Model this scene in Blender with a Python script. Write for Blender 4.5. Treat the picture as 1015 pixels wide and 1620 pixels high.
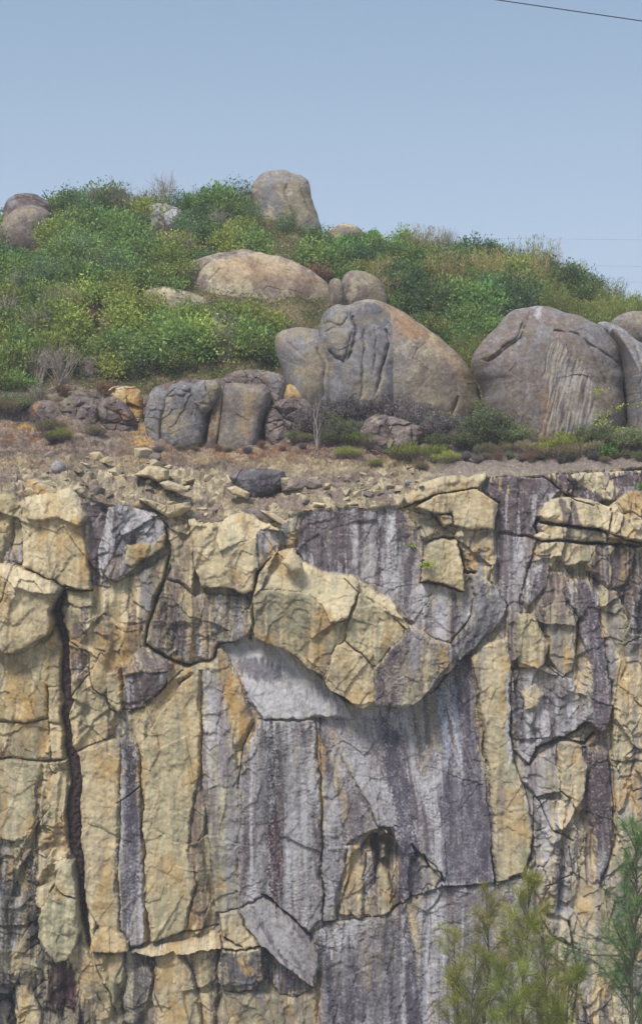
import bpy, bmesh, math, random
import numpy as np
from mathutils import Vector, Matrix
R = math.radians
for o in list(bpy.data.objects): bpy.data.objects.remove(o)
scene = bpy.context.scene
C = scene.collection

# ------------------------------------------------------------------ camera, sky, sun, exposure
CZ = 30.0                      # eye height above the quarry floor
F = 2700.0                     # focal length in photograph pixels (photo 1015 x 1620)
cam_d = bpy.data.cameras.new('camera'); cam = bpy.data.objects.new('camera', cam_d); C.objects.link(cam)
cam.location = (0, 0, CZ); cam.rotation_euler = (R(90), 0, 0)
cam_d.sensor_fit = 'VERTICAL'; cam_d.sensor_height = 36.0; cam_d.lens = 36.0 * F / 1620.0
cam_d.clip_start = 0.5; cam_d.clip_end = 20000
scene.camera = cam

SUN_EL, SUN_AZ = 50, 208       # azimuth: compass-like, 180 = straight behind the camera
world = bpy.data.worlds.new("World"); scene.world = world; world.use_nodes = True
wn, wl = world.node_tree.nodes, world.node_tree.links
wn.clear()
wo = wn.new('ShaderNodeOutputWorld'); bg = wn.new('ShaderNodeBackground')
sky = wn.new('ShaderNodeTexSky'); sky.sky_type = 'NISHITA'; sky.sun_disc = False
sky.sun_elevation = R(SUN_EL); sky.sun_rotation = R(SUN_AZ)
sky.air_density = 1.0; sky.dust_density = 2.0; sky.ozone_density = 3.0; sky.altitude = 100
# thin even overcast veil mixed into the clear sky
veil = wn.new('ShaderNodeMix'); veil.data_type = 'RGBA'; veil.inputs[0].default_value = 0.82
veil.inputs[7].default_value = (2.65, 3.55, 4.95, 1)
tcw = wn.new('ShaderNodeTexCoord'); sepw = wn.new('ShaderNodeSeparateXYZ'); rampw = wn.new('ShaderNodeValToRGB')
wl.new(tcw.outputs['Generated'], sepw.inputs[0]); wl.new(sepw.outputs[2], rampw.inputs[0])
e = rampw.color_ramp.elements
e[0].position = 0.0; e[0].color = (.300, .345, .418, 1)
e[1].position = 0.30; e[1].color = (.178, .243, .322, 1)
e.new(.16).color = (.262, .320, .405, 1)
e.new(.8).color = (.46, .52, .58, 1)
sc_ = wn.new('ShaderNodeMix'); sc_.data_type = 'RGBA'; sc_.blend_type = 'MULTIPLY'; sc_.inputs[0].default_value = 1
sc_.inputs[7].default_value = (9.0, 9.0, 9.0, 1)
wl.new(rampw.outputs[0], sc_.inputs[6])
wl.new(sky.outputs[0], veil.inputs[6]); wl.new(sc_.outputs[2], veil.inputs[7])
wl.new(veil.outputs[2], bg.inputs[0]); bg.inputs[1].default_value = 0.14
wl.new(bg.outputs[0], wo.inputs[0])
sd = bpy.data.lights.new('sun', 'SUN'); sun = bpy.data.objects.new('sun', sd); C.objects.link(sun)
sd.energy = 2.6; sd.angle = R(15); sd.color = (1.0, .94, .86)
az = R(SUN_AZ)
sdir = Vector((math.sin(az) * math.cos(R(SUN_EL)), math.cos(az) * math.cos(R(SUN_EL)), math.sin(R(SUN_EL))))
sun.rotation_euler = sdir.to_track_quat('Z', 'Y').to_euler(); sun.location = sdir * 200
scene.view_settings.view_transform = 'Standard'; scene.view_settings.look = 'None'
scene.view_settings.exposure = 0.46; scene.view_settings.gamma = 1.0

# ------------------------------------------------------------------ helpers
def tag(o, label=None, cat=None, group=None, kind=None):
    if label: o['label'] = label
    if cat: o['category'] = cat
    if group: o['group'] = group
    if kind: o['kind'] = kind
    return o
def lin(c):
    return np.array([((v/255.0)/12.92 if v/255.0 <= .04045 else (((v/255.0)+.055)/1.055)**2.4) for v in c], np.float32)
PERM = np.random.RandomState(7).permutation(512).astype(np.int32)
PERM = np.concatenate([PERM, PERM, PERM])
GA = np.linspace(0, 2*np.pi, 512, endpoint=False).astype(np.float32)
GX, GY = np.cos(GA), np.sin(GA)
def pn(x, y, s=0):             # gradient noise, about -0.7 .. 0.7
    x = np.asarray(x, np.float32); y = np.asarray(y, np.float32)
    xi = np.floor(x).astype(np.int32); yi = np.floor(y).astype(np.int32)
    fx = x - xi; fy = y - yi
    u = fx*fx*fx*(fx*(fx*6-15)+10); v = fy*fy*fy*(fy*(fy*6-15)+10)
    def g(ix, iy):
        return PERM[(PERM[(ix + s*57) & 511] + iy + s*131) & 511]
    def d(h, a, b): return GX[h]*a + GY[h]*b
    n00 = d(g(xi, yi), fx, fy); n10 = d(g(xi+1, yi), fx-1, fy)
    n01 = d(g(xi, yi+1), fx, fy-1); n11 = d(g(xi+1, yi+1), fx-1, fy-1)
    a = n00 + u*(n10-n00); b = n01 + u*(n11-n01)
    return a + v*(b-a)
def fbm(x, y, s=0, o=4, g=.5):
    r = 0; a = 1.0
    for i in range(o):
        r = r + a*pn(x*2**i, y*2**i, s+i*3); a *= g
    return r
def ss(a, b, x):
    t = np.clip((x-a)/(b-a), 0, 1); return t*t*(3-2*t)
def sdf(pts, X, Y):            # > 0 inside
    n = len(pts); best = np.full(X.shape, 1e9, np.float32); ins = np.zeros(X.shape, bool)
    for i in range(n):
        x0, y0 = pts[i]; x1, y1 = pts[(i+1) % n]
        dx, dy = x1-x0, y1-y0; L = dx*dx+dy*dy+1e-9
        t = np.clip(((X-x0)*dx+(Y-y0)*dy)/L, 0, 1)
        best = np.minimum(best, (X-x0-t*dx)**2+(Y-y0-t*dy)**2)
        if y0 != y1:
            c = ((y0 > Y) != (y1 > Y)) & (X < (x1-x0)*(Y-y0)/(y1-y0)+x0); ins ^= c
    d = np.sqrt(best); return np.where(ins, d, -d)
def pdist(pts, X, Y):          # distance to an open polyline; also the fraction along it
    best = np.full(X.shape, 1e9, np.float32); fr = np.zeros(X.shape, np.float32); n = len(pts)-1
    for i in range(n):
        x0, y0 = pts[i]; x1, y1 = pts[i+1]
        dx, dy = x1-x0, y1-y0; L = dx*dx+dy*dy+1e-9
        t = np.clip(((X-x0)*dx+(Y-y0)*dy)/L, 0, 1)
        q = (X-x0-t*dx)**2+(Y-y0-t*dy)**2; m = q < best
        best = np.where(m, q, best); fr = np.where(m, (i+t)/n, fr)
    return np.sqrt(best), fr
def worley(x, y, s=0):         # per-cell tilted plane, F2-F1, cell random
    xi = np.floor(x).astype(np.int32); yi = np.floor(y).astype(np.int32)
    f1 = np.full(x.shape, 9., np.float32); f2 = f1.copy(); pl = np.zeros(x.shape, np.float32); cr = pl.copy()
    for a in (-1, 0, 1):
        for b in (-1, 0, 1):
            h = PERM[(PERM[(xi+a+s*71) & 511]+yi+b+s*19) & 511]
            h2 = PERM[h+17 & 511]; h3 = PERM[h+91 & 511]; h4 = PERM[h+203 & 511]
            dx = xi+a+h/512.-x; dy = yi+b+h2/512.-y
            d = (dx*dx+dy*dy).astype(np.float32); n = d < f1
            f2 = np.where(n, f1, np.minimum(f2, d)); f1 = np.where(n, d, f1)
            pl = np.where(n, -(dx*(h3/256.-1)+dy*(h4/256.-1))+(h2/512.-.5)*.6, pl); cr = np.where(n, h4/512., cr)
    return pl, np.sqrt(f2)-np.sqrt(f1), cr
def mesh_from(name, verts, quads, col=None, smooth=True, tris=None):
    me = bpy.data.meshes.new(name)
    verts = np.asarray(verts, np.float32); quads = np.asarray(quads, np.int32)
    nq = len(quads); nt = 0 if tris is None else len(tris)
    me.vertices.add(len(verts)); me.vertices.foreach_set('co', verts.ravel())
    loops = quads.ravel() if not nt else np.concatenate([quads.ravel(), np.asarray(tris, np.int32).ravel()])
    me.loops.add(len(loops)); me.loops.foreach_set('vertex_index', loops.astype(np.int32))
    me.polygons.add(nq+nt)
    st = np.concatenate([np.arange(nq)*4, nq*4+np.arange(nt)*3]).astype(np.int32)
    me.polygons.foreach_set('loop_start', st)
    me.polygons.foreach_set('loop_total', np.concatenate([np.full(nq, 4), np.full(nt, 3)]).astype(np.int32))
    me.polygons.foreach_set('use_smooth', np.full(nq+nt, smooth))
    if col is not None:
        at = me.color_attributes.new('Col', 'FLOAT_COLOR', 'POINT')
        c4 = np.ones((len(verts), 4), np.float32); c4[:, :3] = col
        at.data.foreach_set('color', c4.ravel())
    me.update(calc_edges=True); return me
def link(name, me, mat, parent=None):
    o = bpy.data.objects.new(name, me); C.objects.link(o)
    if mat is not None: me.materials.append(mat)
    if parent is not None: o.parent = parent
    return o
def empty(name, loc):
    o = bpy.data.objects.new(name, None); C.objects.link(o); o.location = loc; return o
def W(u, v, Y):                # photograph pixel at distance Y to a world point
    return Vector(((u-507.5)/F*Y, Y, CZ+(810-v)/F*Y))

# ------------------------------------------------------------------ materials
def rock_mat(name, s1=3.0, bump=.5, speck=.35, dist=.05, zs=1.0):
    m = bpy.data.materials.new(name); m.use_nodes = True; n, l = m.node_tree.nodes, m.node_tree.links
    b = n['Principled BSDF']; b.inputs['Roughness'].default_value = .93; b.inputs['Specular IOR Level'].default_value = .25
    at = n.new('ShaderNodeAttribute'); at.attribute_name = 'Col'
    tc = n.new('ShaderNodeTexCoord'); mp = n.new('ShaderNodeMapping'); mp.inputs['Scale'].default_value = (1, 1, zs)
    l.new(tc.outputs['Object'], mp.inputs[0])
    n1 = n.new('ShaderNodeTexNoise'); n1.inputs['Scale'].default_value = s1; n1.inputs['Detail'].default_value = 8; n1.inputs['Roughness'].default_value = .7
    l.new(mp.outputs[0], n1.inputs['Vector'])
    mr = n.new('ShaderNodeMapRange'); mr.inputs[1].default_value = .3; mr.inputs[2].default_value = .7
    mr.inputs[3].default_value = 1-speck; mr.inputs[4].default_value = 1+speck
    l.new(n1.outputs[0], mr.inputs[0])
    mx = n.new('ShaderNodeVectorMath'); mx.operation = 'SCALE'
    l.new(at.outputs['Color'], mx.inputs[0]); l.new(mr.outputs[0], mx.inputs['Scale']); l.new(mx.outputs[0], b.inputs['Base Color'])
    n2 = n.new('ShaderNodeTexNoise'); n2.inputs['Scale'].default_value = s1*2.2; n2.inputs['Detail'].default_value = 6; n2.inputs['Roughness'].default_value = .65
    l.new(mp.outputs[0], n2.inputs['Vector'])
    bp = n.new('ShaderNodeBump'); bp.inputs['Strength'].default_value = bump; bp.inputs['Distance'].default_value = dist
    l.new(n2.outputs[0], bp.inputs['Height']); l.new(bp.outputs[0], b.inputs['Normal'])
    return m
def leaf_mat(name, trans=.32, rough=.6):
    m = bpy.data.materials.new(name); m.use_nodes = True; n, l = m.node_tree.nodes, m.node_tree.links
    b = n['Principled BSDF']; b.inputs['Roughness'].default_value = rough; b.inputs['Specular IOR Level'].default_value = .3
    at = n.new('ShaderNodeAttribute'); at.attribute_name = 'Col'
    oi = n.new('ShaderNodeObjectInfo'); hs = n.new('ShaderNodeHueSaturation')
    m1 = n.new('ShaderNodeMapRange'); m1.inputs[3].default_value = .485; m1.inputs[4].default_value = .515
    m2 = n.new('ShaderNodeMapRange'); m2.inputs[3].default_value = .72; m2.inputs[4].default_value = 1.32
    ml = n.new('ShaderNodeMath'); ml.operation = 'MULTIPLY'; ml.inputs[1].default_value = 7.31
    fr = n.new('ShaderNodeMath'); fr.operation = 'FRACT'
    l.new(oi.outputs['Random'], m1.inputs[0]); l.new(oi.outputs['Random'], ml.inputs[0]); l.new(ml.outputs[0], fr.inputs[0]); l.new(fr.outputs[0], m2.inputs[0])
    l.new(m1.outputs[0], hs.inputs['Hue']); l.new(m2.outputs[0], hs.inputs['Value']); l.new(at.outputs['Color'], hs.inputs['Color'])
    l.new(hs.outputs[0], b.inputs['Base Color'])
    tr = n.new('ShaderNodeBsdfTranslucent'); l.new(hs.outputs[0], tr.inputs[0])
    mx = n.new('ShaderNodeMixShader'); mx.inputs[0].default_value = trans
    l.new(b.outputs[0], mx.inputs[1]); l.new(tr.outputs[0], mx.inputs[2]); l.new(mx.outputs[0], n['Material Output'].inputs[0])
    return m
def plain_mat(name, col, rough=.7, var=.3, scale=8):
    m = bpy.data.materials.new(name); m.use_nodes = True; n, l = m.node_tree.nodes, m.node_tree.links
    b = n['Principled BSDF']; b.inputs['Roughness'].default_value = rough
    nz = n.new('ShaderNodeTexNoise'); nz.inputs['Scale'].default_value = scale; nz.inputs['Detail'].default_value = 5
    rp = n.new('ShaderNodeValToRGB'); rp.color_ramp.elements[0].position = .3; rp.color_ramp.elements[1].position = .7
    rp.color_ramp.elements[0].color = tuple(c*(1-var) for c in col)+(1,); rp.color_ramp.elements[1].color = tuple(c*(1+var) for c in col)+(1,)
    tc = n.new('ShaderNodeTexCoord'); l.new(tc.outputs['Object'], nz.inputs['Vector'])
    l.new(nz.outputs[0], rp.inputs[0]); l.new(rp.outputs[0], b.inputs['Base Color']); return m
M_CLIFF = rock_mat('cliff_rock', 5.0, .38, .24, .03)
M_BOULD = rock_mat('boulder_granite', 5.0, .6, .32, .035)
M_SLAB = rock_mat('slab_rock', 4.0, .5, .25, .04)
M_GROUND = rock_mat('dry_ground', 5.0, .8, .45, .08)
M_LEAF = leaf_mat('leaf'); M_NEEDLE = leaf_mat('needle', .3); M_DRY = leaf_mat('dry_grass', .15, .9)
M_BARK = plain_mat('bark', (.10, .08, .065)); M_PALEBARK = plain_mat('pale_bark', (.36, .33, .31))
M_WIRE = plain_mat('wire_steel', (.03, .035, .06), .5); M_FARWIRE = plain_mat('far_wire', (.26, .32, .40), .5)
M_FLOOR = plain_mat('quarry_floor', (.20, .18, .14), .95, .3, .3)
ALB = .80
PAL = dict(Y=(202,184,148), y=(186,166,128), O=(188,154,98), C=(212,196,162), c=(196,182,154), G=(138,134,136), g=(116,113,116), L=(172,168,171),
           P=(102,90,96), p=(130,118,122), D=(62,58,66), d=(80,76,84), B=(74,56,56), W=(198,196,202), T=(150,138,116), t=(126,116,100),
           S=(168,164,136), s=(148,144,120), M=(70,44,50), K=(46,42,46), U=(178,190,212), N=(166,126,86), R=(128,96,72), V=(90,83,98), H=(132,118,112), h=(108,94,94))
PALL = {k: lin(v)*ALB for k, v in PAL.items()}

# ------------------------------------------------------------------ shape of the bench above the cliff and of the hill
def curve(tab):
    xs = [a for a, b in tab]; ys = [b for a, b in tab]
    return lambda u: np.interp(u, xs, ys)
RIM = curve([(-200,772),(0,775),(60,790),(110,778),(170,795),(230,800),(300,822),(340,828),(385,815),(430,828),(480,806),(560,800),(630,800),(665,770),(700,758),(775,752),(860,752),(960,742),(1015,738),(1200,735)])
TAN = curve([(-200,.5),(250,.5),(450,.55),(600,.5),(700,.36),(1200,.33)])
def ledge_Y(u, v):
    r = RIM(u); t = TAN(u); z0 = (810-r)/F*80.0
    k = (810-v)/F
    Y = (z0-80*t)/np.minimum(k-t, -.02)
    return np.where(v >= r, 80.0, np.clip(Y, 80, 130))
def ledge_z(u, Y):
    return (810-RIM(u))/F*80.0 + (Y-80)*TAN(u)
VT = curve([(-300,395),(0,372),(90,342),(200,336),(300,334),(400,326),(470,345),(520,385),(640,400),(760,418),(850,450),(950,480),(1015,502),(1300,560)])
def hill_z(u, Y):
    u = np.asarray(u, float); Y = np.asarray(Y, float)
    zb = ledge_z(u, 91.0) - .25; zt = (810-VT(u))/F*118.0
    t = (Y-91)/27.0
    z = np.where(t < 1, zb+(zt-zb)*(t+.12*np.sin(np.clip(t, 0, 1)*np.pi)), zt-(Y-118)*.25)
    return np.where(t < 0, zb+(Y-91)*1.2, z)
def hill_Y(u, v):              # distance at which the hill is seen at that pixel
    Y = 91.0
    while Y < 118.0 and hill_z(u, Y) < (810-v)/F*Y: Y += .25
    return Y
def ground_Y(u, v):
    Y = float(ledge_Y(u, v))
    return Y if Y < 91 else hill_Y(u, v)

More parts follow.
